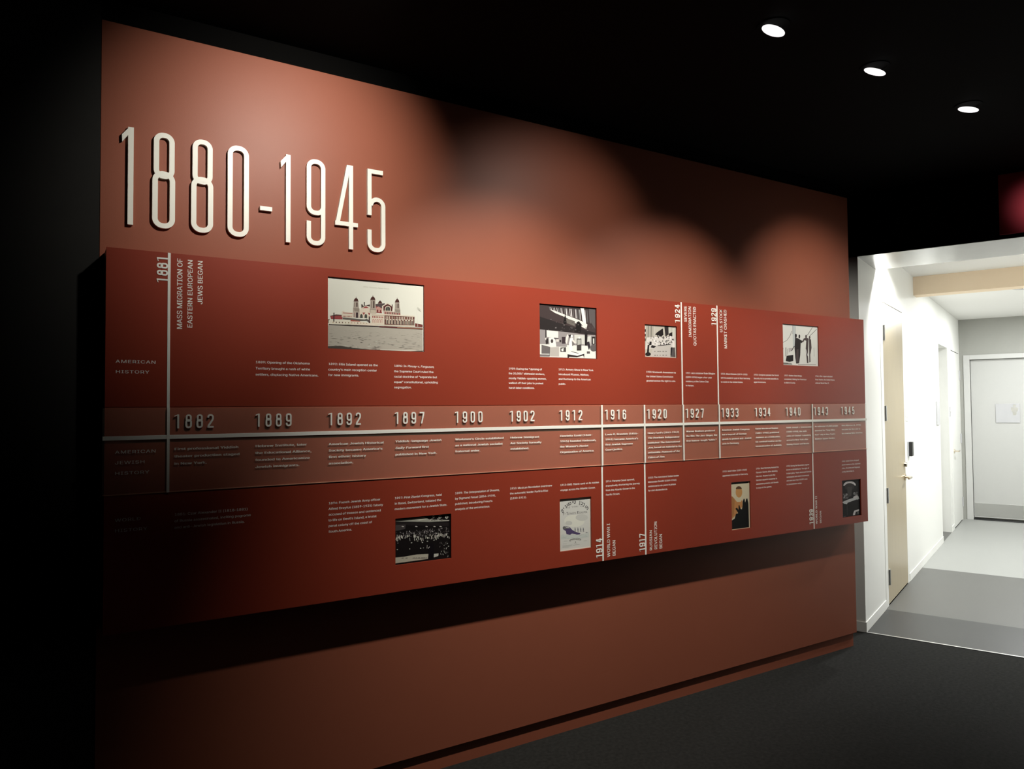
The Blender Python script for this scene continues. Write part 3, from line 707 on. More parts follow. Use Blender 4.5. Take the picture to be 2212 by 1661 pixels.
# ------------------------------------------------------------------ the pictures in the recesses (flat prints)
def ink(r, g, b):
    r, g, b = [max(0, min(255, int(round(v / 6.0) * 6))) for v in (r, g, b)]
    return mat('print_ink_%d_%d_%d' % (r, g, b), tuple(0.82 * v for v in srgb(r, g, b)), rough=0.6, spec=0.2)
class Pic:
    def __init__(s, key, quad, paper):
        s.h = HOLES[key]; s.q = quad; s.bm = bmesh.new(); s.mats = []; s.k = 0
        s.y = 2.7062
        x0, x1, z0, z1 = s.h; e = 0.0006
        box(s.bm, x0 + e, x1 - e, s.y, 2.7084, z0 + e, z1 - e, mi=s.mi(paper))
    def mi(s, c):
        m = ink(*c)
        if m not in s.mats: s.mats.append(m)
        return s.mats.index(m)
    def uv(s, x, y):
        (ax, ay), (bx, by), (cx, cy), (dx, dy) = s.q
        u = (x - ax) / (bx - ax); v = 0.5
        for _ in range(4):
            yt, yb = ay + (by - ay) * u, dy + (cy - dy) * u
            v = (y - yt) / (yb - yt)
            xl, xr = ax + (dx - ax) * v, bx + (cx - bx) * v
            u = (x - xl) / (xr - xl)
        return min(0.997, max(0.003, u)), min(0.996, max(0.004, v))
    def puv(s, pts, c):
        s.k += 1; y = s.y - 0.0000022 * s.k
        x0, x1, z0, z1 = s.h
        f = s.bm.faces.new([s.bm.verts.new((x0 + (x1 - x0) * u, y, z1 - (z1 - z0) * v)) for u, v in pts])
        f.normal_update()
        if f.normal.y > 0: f.normal_flip()
        f.material_index = s.mi(c)
    def poly(s, pts, c): s.puv([s.uv(*p) for p in pts], c)
    def rect(s, x0, y0, x1, y1, c): s.poly([(x0, y0), (x1, y0), (x1, y1), (x0, y1)], c)
    def ell(s, cx, cy, rx, ry, c, a0=0, a1=360, n=18, rot=0):
        ca, sa = math.cos(math.radians(rot)), math.sin(math.radians(rot)); P = []
        for i in range(n + (a1 - a0 < 360)):
            a = math.radians(a0 + (a1 - a0) * i / n); px, py = rx * math.cos(a), -ry * math.sin(a)
            P.append((cx + px * ca - py * sa, cy + px * sa + py * ca))
        s.poly(P, c)
    def line(s, x0, y0, x1, y1, w, c):
        dx, dy = x1 - x0, y1 - y0; l = math.hypot(dx, dy); nx, ny = -dy / l * w / 2, dx / l * w / 2
        s.poly([(x0 + nx, y0 + ny), (x1 + nx, y1 + ny), (x1 - nx, y1 - ny), (x0 - nx, y0 - ny)], c)
    def text(s, t, u0, v0, u1, hgt, c, weight=0.0, bold_x=1.0):
        gv, gf, gw = line_geom(t, weight); s.k += 1; y = s.y - 0.0000022 * s.k - 0.00001
        x0, x1, z0, z1 = s.h; sx = (u1 - u0) * (x1 - x0) / gw; sz = hgt * (z1 - z0)
        vs = [s.bm.verts.new((x0 + (x1 - x0) * u0 + a * sx, y, z1 - (z1 - z0) * v0 + b * sz)) for a, b in gv]
        for f in gf:
            try: fc = s.bm.faces.new([vs[i] for i in f]); fc.material_index = s.mi(c)
            except ValueError: pass
    def done(s, label, name='historic_photograph', cat='photograph'):
        x0, x1, z0, z1 = s.h
        o = obj(name, s.bm, s.mats, None, ((x0 + x1) / 2, 2.7084, z0))
        tag(o, label, cat, 'pictures set into the timeline panel')
R = random.Random(7)

# 1 harbour building with towers
p = Pic('ellis', ((75, 85), (1995, 240), (1990, 1550), (92, 1485)), (240, 240, 226))
CR, DK, PK, GY = (222, 212, 190), (70, 34, 32), (156, 70, 74), (150, 140, 128)
p.poly([(98, 125), (1965, 270), (1965, 1110), (98, 1050)], (230, 231, 216))
p.poly([(92, 1030), (1968, 1090), (1968, 1535), (98, 1470)], (182, 176, 160))
for i in range(190):
    t = R.random() ** 0.7; x = R.uniform(100, 1930); yl = 1055 + (x - 92) * 0.033; y = yl + t * (1480 - 1055)
    w = R.uniform(30, 120) * (0.4 + t); hh = R.uniform(1.5, 4) * (0.6 + t * 1.2); g = R.choice((150, 132, 110, 90, 66, 206, 200)) if t > .4 else R.choice((160, 150, 136, 196, 120))
    p.poly([(x, y), (x + w * .4, y - hh), (x + w, y + R.uniform(-4, 4)), (x + w * .5, y + hh)], (g, g - 4, g - 14))
p.poly([(92, 1440), (330, 1430), (560, 1470), (900, 1500), (1960, 1525), (1985, 1548), (92, 1484)], (70, 64, 62))
p.poly([(1090, 1492), (1960, 1520), (1700, 1532), (1100, 1510)], (206, 204, 192))
# left houses and sheds
p.poly([(92, 915), (125, 910), (125, 990), (92, 990)], (120, 104, 86))
p.poly([(135, 850), (365, 835), (365, 915), (150, 908)], PK); p.poly([(130, 850), (240, 820), (365, 828), (365, 842), (135, 858)], (96, 66, 60))
p.poly([(350, 760), (395, 745), (400, 775), (558, 782), (558, 884), (350, 868)], CR); p.line(372, 790, 552, 796, 12, PK)
for k in range(7): p.rect(372 + k * 25, 845, 384 + k * 25, 868, (140, 66, 60))
p.poly([(565, 690), (690, 705), (695, 890), (560, 872)], (186, 176, 160)); p.poly([(690, 735), (905, 735), (905, 890), (690, 885)], CR)
p.poly([(715, 690), (815, 640), (905, 690), (905, 740), (700, 735)], CR); p.poly([(740, 695), (815, 655), (870, 690)], PK)
p.poly([(722, 620), (740, 616), (760, 650), (890, 620), (890, 660), (820, 640), (725, 690)], (74, 58, 56)); p.rect(772, 572, 790, 640, (60, 46, 44))
for cx in (725, 812): p.ell(cx, 850, 40, 58, CR, 0, 180); p.poly([(cx - 26, 888), (cx - 26, 840), (cx - 12, 812), (cx + 12, 812), (cx + 26, 840), (cx + 26, 888)], (74, 70, 64))
p.poly([(745, 780), (800, 780), (772, 830)], PK); p.poly([(850, 780), (895, 790), (880, 840)], PK)
p.rect(620, 780, 660, 884, (62, 44, 46)); p.rect(588, 780, 600, 870, (150, 110, 100))
# main roof, gable, wings
p.poly([(990, 612), (1190, 596), (1160, 690), (1000, 690)], (84, 74, 72)); p.poly([(995, 650), (1130, 690), (1130, 790), (1000, 780)], PK)
p.poly([(1000, 690), (1060, 660), (1130, 700), (1130, 770), (1010, 770)], (196, 150, 140)); p.rect(1030, 720, 1056, 770, (110, 40, 40)); p.rect(1090, 730, 1112, 775, (110, 40, 40))
p.poly([(1130, 650), (1245, 588), (1362, 655), (1345, 756), (1140, 748)], CR); p.poly([(1158, 655), (1245, 608), (1345, 665), (1336, 748), (1160, 742)], (84, 36, 34))
p.ell(1250, 712, 62, 66, CR, 0, 180, 20); p.rect(1188, 710, 1312, 748, CR); p.ell(1250, 712, 48, 50, (72, 72, 66), 0, 180, 20); p.rect(1202, 710, 1298, 742, (72, 72, 66)); p.rect(1246, 668, 1252, 742, (150, 144, 130))
p.poly([(1160, 752), (1505, 770), (1510, 840), (1175, 828)], (186, 156, 142))
for k in range(9): p.rect(1196 + k * 35, 768 + k * 1.6, 1212 + k * 35, 806 + k * 1.6, R.choice(((90, 40, 40), (150, 60, 60), (70, 50, 48))))
p.poly([(920, 790), (1180, 812), (1180, 1030), (915, 1010)], CR); p.line(925, 825, 1180, 838, 8, (150, 130, 110))
for k in range(7):
    p.rect(938 + k * 33, 848 + k * 1.5, 956 + k * 33, 880 + k * 1.5, (150, 60, 56))
for k in range(5):
    x = 960 + k * 42; p.ell(x, 930 + k, 15, 28, (170, 80, 70), 0, 180, 10); p.rect(x - 15, 929 + k, x + 15, 975 + k, (170, 80, 70)); p.rect(x - 6, 915 + k, x + 8, 975 + k, (240, 232, 214))
p.poly([(1180, 812), (1800, 852), (1792, 1046), (1180, 1030)], (92, 40, 38)); p.poly([(1178, 808), (1803, 842), (1803, 862), (1178, 832)], CR)
for k in range(17): p.rect(1206 + k * 34, 850 + k * .9, 1220 + k * 34, 898 + k * .9, R.choice((CR, (178, 150, 130), CR)))
p.line(1185, 904, 1792, 922, 8, CR); p.poly([(1180, 1012), (1795, 1028), (1795, 1050), (1180, 1040)], (214, 202, 186))
for k in range(9):
    x = 1235 + k * 64; y = 938 + k * 2.2; p.ell(x, y, 24, 34, CR, 0, 180, 10); p.rect(x - 24, y - 1, x + 24, y + 62, CR); p.ell(x, y + 2, 14, 22, (86, 66, 62), 0, 180, 10); p.rect(x - 14, y + 1, x + 14, y + 62, (86, 66, 62))
# towers
def dome(cx, cy, rx, ry, fin):
    p.ell(cx, cy, rx, ry, DK, 0, 180, 16); p.poly([(cx - rx * .2, cy - ry * .85), (cx, cy - ry - fin), (cx + rx * .2, cy - ry * .85)], DK); p.rect(cx - rx * 1.1, cy - 4, cx + rx * 1.1, cy + 8, (120, 104, 96))
for cx, t, b, w, dy in ((620, 560, 700, 42, 0), (948, 530, 720, 46, 0), (1440, 575, 720, 42, 0)):
    p.poly([(cx - w, t), (cx + w, t), (cx + w * 1.5, b + 40), (cx + w * 1.6, b + 70), (cx - w * 1.4, b + 60), (cx - w * 1.3, b + 30)], (176, 164, 150))
    p.rect(cx + 4, t + 24, cx + w * .7, b - 30, (78, 58, 56)); p.rect(cx - w * .7, t + 26, cx - w * .5, b - 30, (96, 80, 74)); p.poly([(cx - w * 1.3, b - 10), (cx + w * 1.5, b), (cx + w * 1.4, b + 60), (cx - w * .6, b + 50)], GY)
    dome(cx, t, w, 62, 34)
p.poly([(905, 720), (1010, 735), (1012, 800), (905, 795)], (196, 186, 168)); dome(1092, 600, 38, 50, 20); p.rect(1330, 618, 1348, 660, (90, 74, 70))
# quay, boats, flag
p.poly([(370, 878), (790, 915), (828, 898), (900, 950), (900, 990), (830, 940), (700, 940), (370, 912)], (100, 96, 92)); p.poly([(868, 850), (890, 860), (892, 990), (868, 985)], (60, 36, 36))
p.poly([(520, 925), (700, 945), (700, 985), (520, 975)], (170, 90, 80))
p.poly([(108, 935), (495, 925), (495, 1015), (360, 1022), (108, 1012)], (228, 222, 204)); p.poly([(500, 950), (720, 960), (905, 985), (1075, 1040), (505, 1022)], (226, 216, 196))
for k in range(12): p.rect(180 + k * 58, 962 + k * 1.5, 200 + k * 58, 984 + k * 1.5, R.choice(((150, 130, 106), (110, 84, 70), (190, 170, 140))))
p.poly([(110, 1010), (360, 1018), (500, 1020), (1085, 1042), (1085, 1058), (500, 1042), (360, 1034), (110, 1022)], (54, 40, 40)); p.rect(194, 786, 212, 965, (50, 38, 38))
p.poly([(1080, 1040), (1972, 1075), (1972, 1108), (1080, 1066)], (96, 44, 40)); p.line(1440, 1068, 1968, 1088, 8, (190, 150, 120))
p.poly([(1808, 985), (1835, 990), (1970, 1012), (1970, 1062), (1808, 1052)], (116, 62, 54))
p.rect(1864, 660, 1869, 1060, (238, 236, 226)); p.poly([(1864, 665), (1928, 715), (1928, 758), (1862, 705)], (196, 198, 188))
p.text('*Ellis Island, New York*', 0.355, 0.105, 0.625, 0.032, (190, 188, 176), -0.01)
p.done('cream postcard photograph of a towered brick harbour building across choppy water')

# 2 sculpture exhibition hall
p = Pic('armory', ((830, 200), (1815, 280), (1815, 1155), (842, 1110)), (58, 50, 50))
p.poly([(842, 230), (1010, 240), (1800, 600), (1800, 700), (842, 630)], (64, 56, 56)); p.poly([(842, 420), (1260, 560), (1800, 700), (1800, 730), (842, 650)], (40, 34, 34))
for k in range(26):
    x = 1000 + k * 31 + R.uniform(-8, 8); g = R.choice((232, 214, 190, 150, 110, 96)); w = R.uniform(6, 22)
    p.poly([(x, 248 + (x - 830) * .08), (x + w, 249 + (x - 830) * .08), (x + w + 14, 300 + (x - 1000) * .36), (x + 12, 296 + (x - 1000) * .34)], (g, g - 4, g - 4))
p.poly([(1690, 270), (1800, 285), (1800, 640), (1720, 520)], (90, 84, 82)); p.poly([(1540, 275), (1600, 278), (1640, 560), (1590, 545)], (236, 232, 226))
p.poly([(1010, 300), (1090, 320), (1560, 500), (1660, 560), (1640, 640), (1560, 600), (1290, 440), (1100, 360)], (226, 222, 214)); p.poly([(1290, 450), (1440, 500), (1440, 590), (1290, 530)], (110, 100, 98))
p.poly([(1240, 520), (1275, 370), (1300, 540), (1260, 560)], (24, 18, 20)); p.poly([(1440, 690), (1470, 520), (1510, 500), (1560, 560), (1540, 700)], (24, 18, 20))
for k in range(40):
    x, y = R.uniform(850, 1780), R.uniform(430, 690); y = y if y > 400 + (x - 842) * .22 else y + 150
    if y < 690: g = R.choice((90, 110, 130, 34)); p.ell(x, y, R.uniform(5, 18), R.uniform(3, 8), (g, g - 6, g - 6), n=6)
p.poly([(842, 640), (950, 650), (1310, 690), (1610, 730), (1800, 745), (1800, 930), (842, 900)], (150, 144, 142)); p.poly([(960, 655), (1155, 675), (1155, 785), (965, 770)], (232, 230, 222)); p.poly([(1430, 735), (1610, 745), (1610, 900), (1430, 880)], (206, 204, 198))
p.rect(940, 650, 958, 780, (46, 40, 40)); p.poly([(1610, 690), (1660, 700), (1650, 950), (1612, 940)], (30, 24, 26))
p.poly([(842, 890), (1800, 930), (1806, 1145), (842, 1108)], (230, 228, 220))
p.poly([(878, 900), (1020, 940), (1016, 1100), (878, 1060)], (110, 104, 102)); p.poly([(1020, 945), (1170, 940), (1168, 1104), (1020, 1100)], (186, 182, 176)); p.poly([(850, 1060), (1010, 1060), (1010, 1105), (850, 1100)], (120, 114, 112)); p.line(855, 1058, 1010, 1062, 10, (240, 238, 232))
p.poly([(1120, 900), (1300, 910), (1300, 940), (1120, 935)], (150, 146, 142)); p.poly([(1190, 950), (1285, 945), (1285, 1030), (1190, 1025)], (70, 64, 66)); p.poly([(1205, 975), (1245, 960), (1240, 1015), (1210, 1010)], (236, 234, 228))
p.poly([(1000, 780), (1075, 775), (1110, 830), (1120, 930), (1010, 915)], (236, 234, 228)); p.ell(1050, 840, 22, 34, (70, 64, 66)); p.poly([(940, 800), (985, 790), (990, 880), (950, 895)], (46, 40, 42)); p.poly([(930, 790), (960, 780), (950, 830)], (220, 216, 210))
p.poly([(1080, 785), (1160, 795), (1160, 805), (1085, 800)], (30, 26, 28)); p.rect(1120, 810, 1165, 850, (216, 212, 206)); p.rect(1215, 770, 1275, 885, (58, 50, 52)); p.rect(1175, 820, 1205, 860, (60, 54, 54))
p.poly([(1290, 770), (1310, 720), (1330, 760), (1300, 900), (1275, 850)], (226, 222, 214)); p.poly([(1330, 740), (1375, 730), (1350, 800)], (30, 26, 28))
p.ell(1384, 758, 18, 24, (242, 240, 234)); p.poly([(1360, 785), (1410, 785), (1400, 900), (1395, 1000), (1345, 1000), (1335, 880)], (240, 238, 232)); p.poly([(1400, 800), (1455, 870), (1440, 890), (1395, 840)], (222, 218, 212)); p.poly([(1385, 830), (1440, 900), (1390, 930)], (120, 114, 112))
p.rect(1470, 800, 1550, 1005, (66, 60, 62)); p.poly([(1482, 815), (1540, 815), (1540, 900), (1482, 910)], (176, 172, 168)); p.rect(1475, 985, 1550, 1005, (40, 34, 36))
p.poly([(1660, 770), (1720, 750), (1715, 860), (1700, 1000), (1650, 880)], (206, 202, 196)); p.poly([(1640, 860), (1690, 850), (1710, 940), (1680, 1000)], (50, 44, 46)); p.rect(1735, 770, 1795, 905, (40, 34, 36)); p.rect(1755, 800, 1780, 890, (206, 202, 196)); p.ell(1765, 965, 62, 60, (96, 90, 90)); p.rect(1645, 1020, 1700, 1060, (90, 84, 84)); p.ell(1515, 785, 16, 18, (236, 232, 226))
p.poly([(1310, 1060), (1400, 1015), (1600, 1060), (1480, 1090)], (240, 238, 232)); p.poly([(1310, 1065), (1480, 1095), (1600, 1060), (1598, 1138), (1580, 1090), (1470, 1120), (1340, 1110), (1330, 1128), (1310, 1125)], (40, 34, 36)); p.line(1375, 1020, 1500, 1052, 10, (40, 34, 36))
p.done('black and white photograph of a sculpture show in a draped hall')

# 3 street march with a wide banner
p = Pic('march', ((412, 475), (962, 515), (970, 1055), (430, 1030)), (190, 184, 176))
p.poly([(412, 490), (600, 505), (600, 700), (430, 760)], (172, 166, 158)); 
for x in (430, 480, 530, 580): p.rect(x, 505, x + 12, 700, R.choice(((110, 104, 98), (216, 212, 202))))
for y in (560, 640, 720): p.rect(430, y, 446, y + 45, (40, 34, 34))
p.poly([(600, 650), (640, 610), (735, 545), (745, 660), (690, 690)], (30, 24, 26)); p.poly([(760, 515), (830, 515), (835, 650), (780, 690)], (46, 40, 40)); p.poly([(835, 640), (920, 600), (915, 690), (850, 690)], (36, 30, 32)); p.rect(840, 520, 880, 620, (206, 202, 194)); p.rect(900, 540, 945, 720, (212, 208, 200))
p.poly([(470, 700), (940, 680), (945, 860), (440, 900)], (214, 210, 202))
for k in range(70):
    x, y = R.uniform(480, 935), R.uniform(680, 850); g = R.choice((30, 44, 70, 240, 246, 120)); p.ell(x, y, R.uniform(5, 13), R.uniform(6, 20), (g, g - 4, g - 6), n=7, rot=R.uniform(-30, 30))
p.poly([(470, 1010), (480, 830), (510, 820), (500, 1000)], (34, 28, 30)); p.rect(510, 770, 545, 830, (30, 24, 26)); p.ell(490, 985, 46, 34, (34, 28, 30))
p.poly([(550, 830), (620, 850), (610, 890), (530, 870)], (36, 30, 32)); p.poly([(640, 840), (880, 815), (860, 1045), (530, 1030), (560, 900)], (200, 195, 184)); p.line(650, 842, 870, 820, 12, (40, 34, 34))
for k in range(10): x = 590 + (k % 5) * 48 + R.uniform(-6, 6); y = 930 + (k // 5) * 66; p.rect(x, y, x + R.uniform(16, 34), y + 18, (140, 134, 124))
p.poly([(870, 880), (945, 875), (955, 1040), (870, 1030)], (90, 84, 82)); p.poly([(900, 760), (940, 765), (945, 870), (900, 865)], (232, 228, 220)); p.poly([(880, 870), (900, 870), (885, 1010), (868, 1000)], (24, 20, 22))
p.done('small black and white photograph of a street march carrying a wide banner')

# 4 bridge workers
p = Pic('bridge', ((712, 468), (1322, 515), (1340, 1200), (735, 1165)), (232, 232, 230))
p.poly([(890, 495), (945, 500), (945, 860), (905, 870)], (206, 208, 208)); p.rect(893, 500, 899, 640, (130, 132, 132)); p.rect(936, 520, 942, 700, (170, 172, 172))
for a, b in (((880, 590), (850, 680)), ((850, 680), (800, 750)), ((800, 750), (735, 785))): p.line(*a, *b, 7, (120, 116, 114))
p.line(1235, 530, 1145, 665, 7, (60, 56, 56)); p.line(1310, 560, 1195, 670, 7, (60, 56, 56))
DKF, MDF = (48, 42, 44), (82, 74, 74)
p.ell(950, 672, 17, 36, DKF); p.poly([(938, 700), (985, 715), (1030, 740), (1070, 765), (1050, 800), (1035, 790), (1030, 900), (1028, 1000), (1010, 1140), (960, 1145), (945, 1050), (930, 880), (935, 760)], DKF); p.ell(1010, 685, 14, 34, DKF)
p.poly([(965, 900), (1000, 900), (1000, 1130), (955, 1110)], MDF); p.line(925, 850, 880, 930, 12, DKF)
p.ell(1125, 685, 15, 30, MDF); p.poly([(1085, 720), (1125, 700), (1170, 720), (1165, 860), (1160, 1000), (1170, 1140), (1145, 1140), (1120, 900), (1128, 760), (1100, 745), (1075, 785), (1055, 775)], MDF)
p.ell(1187, 700, 13, 30, MDF); p.poly([(1175, 720), (1210, 735), (1222, 880), (1200, 1000), (1205, 1120), (1185, 1130), (1180, 900)], MDF); p.line(1120, 900, 1160, 1020, 9, (230, 228, 226))
p.poly([(785, 1100), (800, 1010), (910, 995), (912, 1100), (850, 1115)], (34, 28, 30)); p.line(785, 870, 788, 1020, 10, (60, 56, 56)); p.line(812, 890, 816, 990, 8, (150, 148, 146)); p.poly([(830, 880), (900, 880), (870, 930), (835, 960)], (190, 188, 186)); p.line(1262, 880, 1268, 1030, 8, (180, 178, 176))
p.poly([(735, 1120), (880, 1135), (900, 1165), (735, 1160)], (150, 148, 144)); p.line(745, 1132, 830, 1140, 10, (60, 56, 56)); p.line(990, 1160, 1300, 1172, 8, (110, 106, 104)); p.ell(735, 890, 9, 22, (34, 28, 30))
p.done('bright black and white photograph of workers on a bridge under construction')

# 5 crowded congress hall
p = Pic('congress', ((218, 650), (1335, 545), (1335, 1440), (225, 1580)), (18, 14, 15))
p.poly([(235, 680), (600, 650), (800, 615), (900, 670), (1300, 680), (1300, 700), (900, 720), (600, 715), (235, 710)], (176, 172, 160)); p.poly([(560, 660), (790, 625), (850, 660), (700, 690)], (222, 220, 206))
for cx, r in ((985, 26), (1115, 32), (1255, 34)): p.ell(cx, 615, r, r * 1.15, (200, 198, 188), n=12); p.ell(cx + 6, 622, r * .4, r * .6, (90, 86, 80), n=8)
for k in range(14): p.ell(R.uniform(900, 1300), R.uniform(650, 690), R.uniform(8, 26), R.uniform(5, 14), R.choice(((210, 206, 196), (120, 114, 108))), n=7)
p.poly([(235, 720), (1300, 730), (1300, 800), (235, 780)], (34, 28, 30)); p.poly([(235, 780), (430, 770), (420, 860), (235, 900)], (70, 64, 64))
for cx in (375, 640, 845, 1005, 1130): p.ell(cx, 810, 26, 12, (196, 192, 184), n=8, rot=10)
for k in range(250):
    t = R.random(); x = 240 + t * 1060; top = 920 - t * 90; y = R.uniform(top, top + 130)
    g = R.choice((60, 90, 120, 150, 190, 30, 24)); p.ell(x, y, R.uniform(4, 10), R.uniform(8, 20), (g, g - 4, g - 6), n=6, rot=R.uniform(-35, 35))
for k in range(60):
    t = R.random(); x = 240 + t * 1060; top = 1000 - t * 50; y = R.uniform(top - 20, top + 70); g = R.choice((226, 206, 236, 180))
    w, h = R.uniform(8, 16), R.uniform(24, 70); d = R.uniform(-14, 14); p.poly([(x, y), (x + w, y - 4), (x + w + d, y + h), (x + d, y + h)], (g, g - 4, g - 14))
for x, y in ((280, 1140), (545, 1135), (665, 1100), (760, 1130), (860, 1105), (995, 1085), (270, 1270), (510, 1258), (725, 1245), (780, 1240), (1290, 1205), (1200, 1305)): p.ell(x, y, R.uniform(9, 20), R.uniform(5, 11), (206, 202, 194), n=7, rot=R.uniform(-25, 10))
p.poly([(235, 1430), (420, 1410), (640, 1370), (880, 1360), (870, 1460), (235, 1545)], (196, 190, 176)); p.poly([(975, 1360), (1085, 1350), (1080, 1400), (990, 1430)], (206, 202, 190))
for k in range(14): x = R.uniform(240, 860); p.poly([(x, 1450), (x + 50, 1430), (x + 60, 1446)], (110, 104, 98))
p.poly([(880, 1180), (960, 1130), (1000, 1200), (985, 1440), (950, 1450), (930, 1380), (920, 1455), (890, 1450)], (10, 8, 9)); p.line(855, 1180, 850, 1250, 10, (190, 186, 178)); p.line(905, 1215, 875, 1250, 12, (206, 200, 190))
for k in range(30): x, y = R.uniform(1095, 1290), R.uniform(1110, 1420); p.ell(x, y, R.uniform(3, 9), R.uniform(6, 22), R.choice(((120, 114, 108), (80, 74, 72), (206, 202, 196))), n=6, rot=R.uniform(-60, 60))
p.done('dark photograph of a packed hall of standing delegates')

# 6 sheet music cover about a ship
p = Pic('ship', ((160, 318), (718, 265), (722, 1170), (165, 1245)), (228, 229, 218))
p.poly([(185, 340), (690, 296), (692, 1150), (185, 1215)], (216, 218, 208)); p.ell(430, 700, 180, 110, (226, 227, 218)); p.ell(560, 640, 110, 60, (206, 207, 198)); p.ell(330, 740, 60, 40, (206, 207, 200))
heb = 'חורבן טיטאניק'
def arc_text(st, cx, cy, r, a0, a1, hgt, c):
    n = len(st)
    for i, ch in enumerate(st):
        if ch == ' ': continue
        a = math.radians(a0 + (a1 - a0) * i / (n - 1)); gv, gf, gw = line_geom(ch, 0.02)
        x0, x1, z0, z1 = p.h; wd, ht = x1 - x0, z1 - z0
        mx = sum(v[0] for v in gv) / len(gv); s_ = hgt * ht; ca, sa = math.cos(a - math.pi / 2), math.sin(a - math.pi / 2)
        p.k += 1; y = p.y - 0.0000022 * p.k
        ox, oz = x0 + (cx + r * math.cos(a)) * wd, z1 - cy * ht + r * wd * math.sin(a)
        vs = [p.bm.verts.new((ox + (u - mx) * s_ * ca - w * s_ * sa, y, oz + (u - mx) * s_ * sa + w * s_ * ca)) for u, w in gv]
        for f in gf:
            try: fc = p.bm.faces.new([vs[k] for k in f]); fc.material_index = p.mi(c)
            except ValueError: pass
try:
    arc_text(heb, 0.5, 0.47, 0.47, 38, 142, 0.115, (40, 38, 40))
    arc_text('דער נאסער קבר', 0.5, 1.98, 2.35, 83.6, 96.4, 0.05, (104, 102, 100))
except Exception: pass
p.text('T', 0.10, 0.315, 0.17, 0.10, (70, 68, 68)); p.text('HE', 0.17, 0.300, 0.215, 0.035, (110, 108, 106)); p.text('T', 0.22, 0.315, 0.29, 0.10, (60, 58, 58)); p.text('ITANIC’S', 0.285, 0.315, 0.53, 0.07, (70, 68, 68))
p.text('D', 0.56, 0.315, 0.63, 0.10, (60, 58, 58)); p.text('ISASTER.', 0.63, 0.315, 0.90, 0.07, (70, 68, 68))
p.poly([(222, 820), (240, 795), (290, 795), (350, 815), (390, 860), (440, 890), (535, 920), (520, 940), (470, 945), (430, 930), (380, 925), (350, 950), (300, 935), (290, 940), (275, 880), (230, 850)], (84, 72, 110)); p.poly([(222, 822), (240, 796), (290, 800), (350, 825), (300, 835), (270, 850), (235, 850)], (110, 108, 106)); p.poly([(255, 800), (330, 815), (350, 830), (290, 825)], (190, 190, 186))
for x in (432, 482, 530, 578): p.poly([(x, 818), (x + 14, 820), (x + 22, 895), (x - 2, 890)], (150, 150, 150)); p.ell(x + 10, 850, 8, 14, (110, 110, 112), n=8)
p.poly([(190, 950), (540, 945), (690, 900), (690, 990), (190, 1030)], (206, 208, 204)); p.ell(645, 905, 20, 10, (150, 150, 152), n=8)
for k in range(26): x, y = R.uniform(200, 640), R.uniform(940, 1010); p.line(x, y, x + R.uniform(15, 50), y - 3, 3, (170, 172, 172))
P = [(340, 1045), (360, 1025), (440, 1008), (520, 1012), (545, 1020), (540, 1045), (440, 1030), (370, 1050), (345, 1065)]
p.poly(P, (104, 102, 100)); p.poly([(352, 1042), (440, 1014), (536, 1022), (534, 1036), (440, 1024), (356, 1052)], (226, 227, 218))
for k in range(16): x = 362 + k * 11; p.rect(x, 1040 - abs(8 - k) * -1.2 - 22, x + 6, 1044 - abs(8 - k) * -1.2 - 18, (90, 88, 88))
for x0, x1, y in ((225, 290, 1108), (215, 390, 1140), (215, 380, 1158), (400, 520, 1128), (590, 650, 1055), (240, 300, 1060), (215, 330, 1175), (420, 470, 1098)): p.line(x0, y, x1, y - (x1 - x0) * .1, 5, (180, 180, 172))
p.ell(445, 1075, 8, 12, (120, 118, 116), n=8)
p.done('cream sheet music cover with a purple sinking ship and Hebrew lettering', 'sheet_music_cover', 'print')

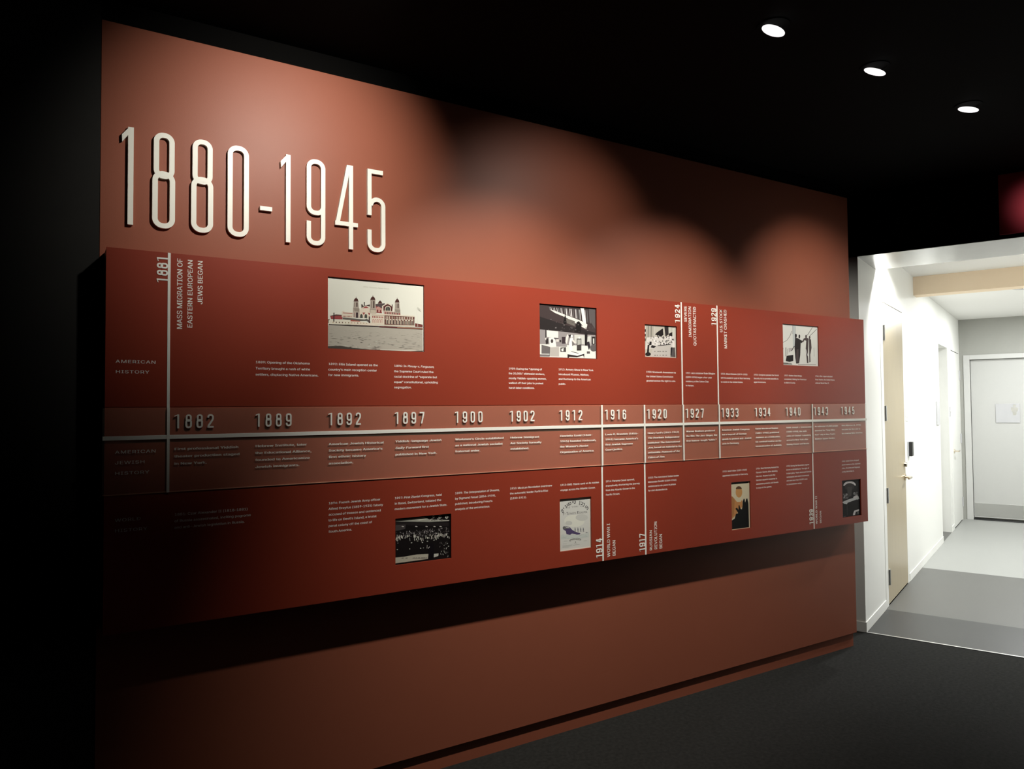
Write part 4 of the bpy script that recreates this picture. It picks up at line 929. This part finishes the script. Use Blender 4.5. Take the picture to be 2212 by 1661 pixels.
# 7 orange poster: a plain bust over a dark crowd
p = Pic('poster', ((245, 380), (498, 360), (505, 985), (252, 1015)), (214, 202, 172))
p.poly([(245, 382), (480, 366), (480, 392), (245, 410)], (60, 54, 52)); p.poly([(246, 560), (275, 570), (300, 600), (330, 640), (380, 640), (400, 610), (405, 700), (300, 830), (262, 868), (250, 880)], (198, 140, 84)); p.ell(358, 510, 44, 74, (206, 150, 92), n=20); p.ell(356, 470, 40, 38, (96, 66, 44), 0, 180, 14); p.poly([(250, 560), (276, 575), (300, 620), (290, 800), (256, 860)], (176, 122, 72))
p.poly([(252, 892), (300, 860), (315, 800), (345, 790), (330, 760), (308, 730), (330, 715), (350, 745), (352, 690), (362, 680), (376, 730), (395, 740), (405, 690), (405, 640), (420, 600), (432, 600), (440, 650), (455, 600), (470, 595), (484, 660), (490, 980), (255, 1005)], (14, 11, 12))
p.done('orange and cream poster of a plain bust above a dark crowd of raised arms', 'poster_print', 'print')

# 8 cloud
p = Pic('cloud', ((1715, 355), (1965, 335), (1970, 820), (1725, 845)), (16, 14, 15))
P = []
for i in range(11): a = math.radians(180 - 180 * i / 10); P.append((1828 + 84 * math.cos(a), 425 - 62 * math.sin(a)))
for i in range(11): a = math.radians(180 * i / 10); P.append((1828 + 66 * math.cos(a), 425 - 28 * math.sin(a)))
p.poly(P, (226, 224, 222)); p.ell(1826, 440, 62, 50, (52, 48, 50)); p.poly([(1795, 440), (1860, 440), (1850, 560), (1800, 580)], (70, 66, 68)); 
for k in range(16):
    x, y = R.uniform(1745, 1800), R.uniform(530, 600); g = R.choice((70, 104, 140, 160)); p.ell(x, y, R.uniform(8, 18), R.uniform(6, 14), (g, g - 4, g - 2), n=8)
    x, y = R.uniform(1880, 1940), R.uniform(515, 580); g = R.choice((70, 104, 140, 160)); p.ell(x, y, R.uniform(8, 16), R.uniform(6, 14), (g, g - 4, g - 2), n=8)
    x = R.uniform(1745, 1945); y = 655 - (x - 1728) * .3 + R.uniform(-12, 14); g = R.choice((150, 206, 180, 230)); p.ell(x, y, R.uniform(8, 18), R.uniform(5, 10), (g, g - 2, g - 2), n=8)

p.poly([(1728, 640), (1800, 610), (1870, 590), (1945, 570), (1950, 600), (1860, 630), (1800, 650), (1790, 670), (1750, 660)], (206, 204, 204)); p.ell(1905, 575, 34, 14, (214, 212, 212), n=10, rot=-15); p.poly([(1870, 800), (1885, 760), (1950, 740), (1948, 765), (1905, 775), (1895, 815), (1870, 818)], (220, 218, 216)); p.poly([(1785, 690), (1800, 680), (1802, 820), (1792, 820)], (44, 42, 44)); p.ell(1935, 790, 12, 18, (96, 94, 94), n=8); p.poly([(1735, 832), (1780, 825), (1760, 838)], (90, 88, 88))
p.done('dark photograph of a mushroom cloud at the right end of the panel')
for o in S.objects:
    if 'base' in o: del o['base']
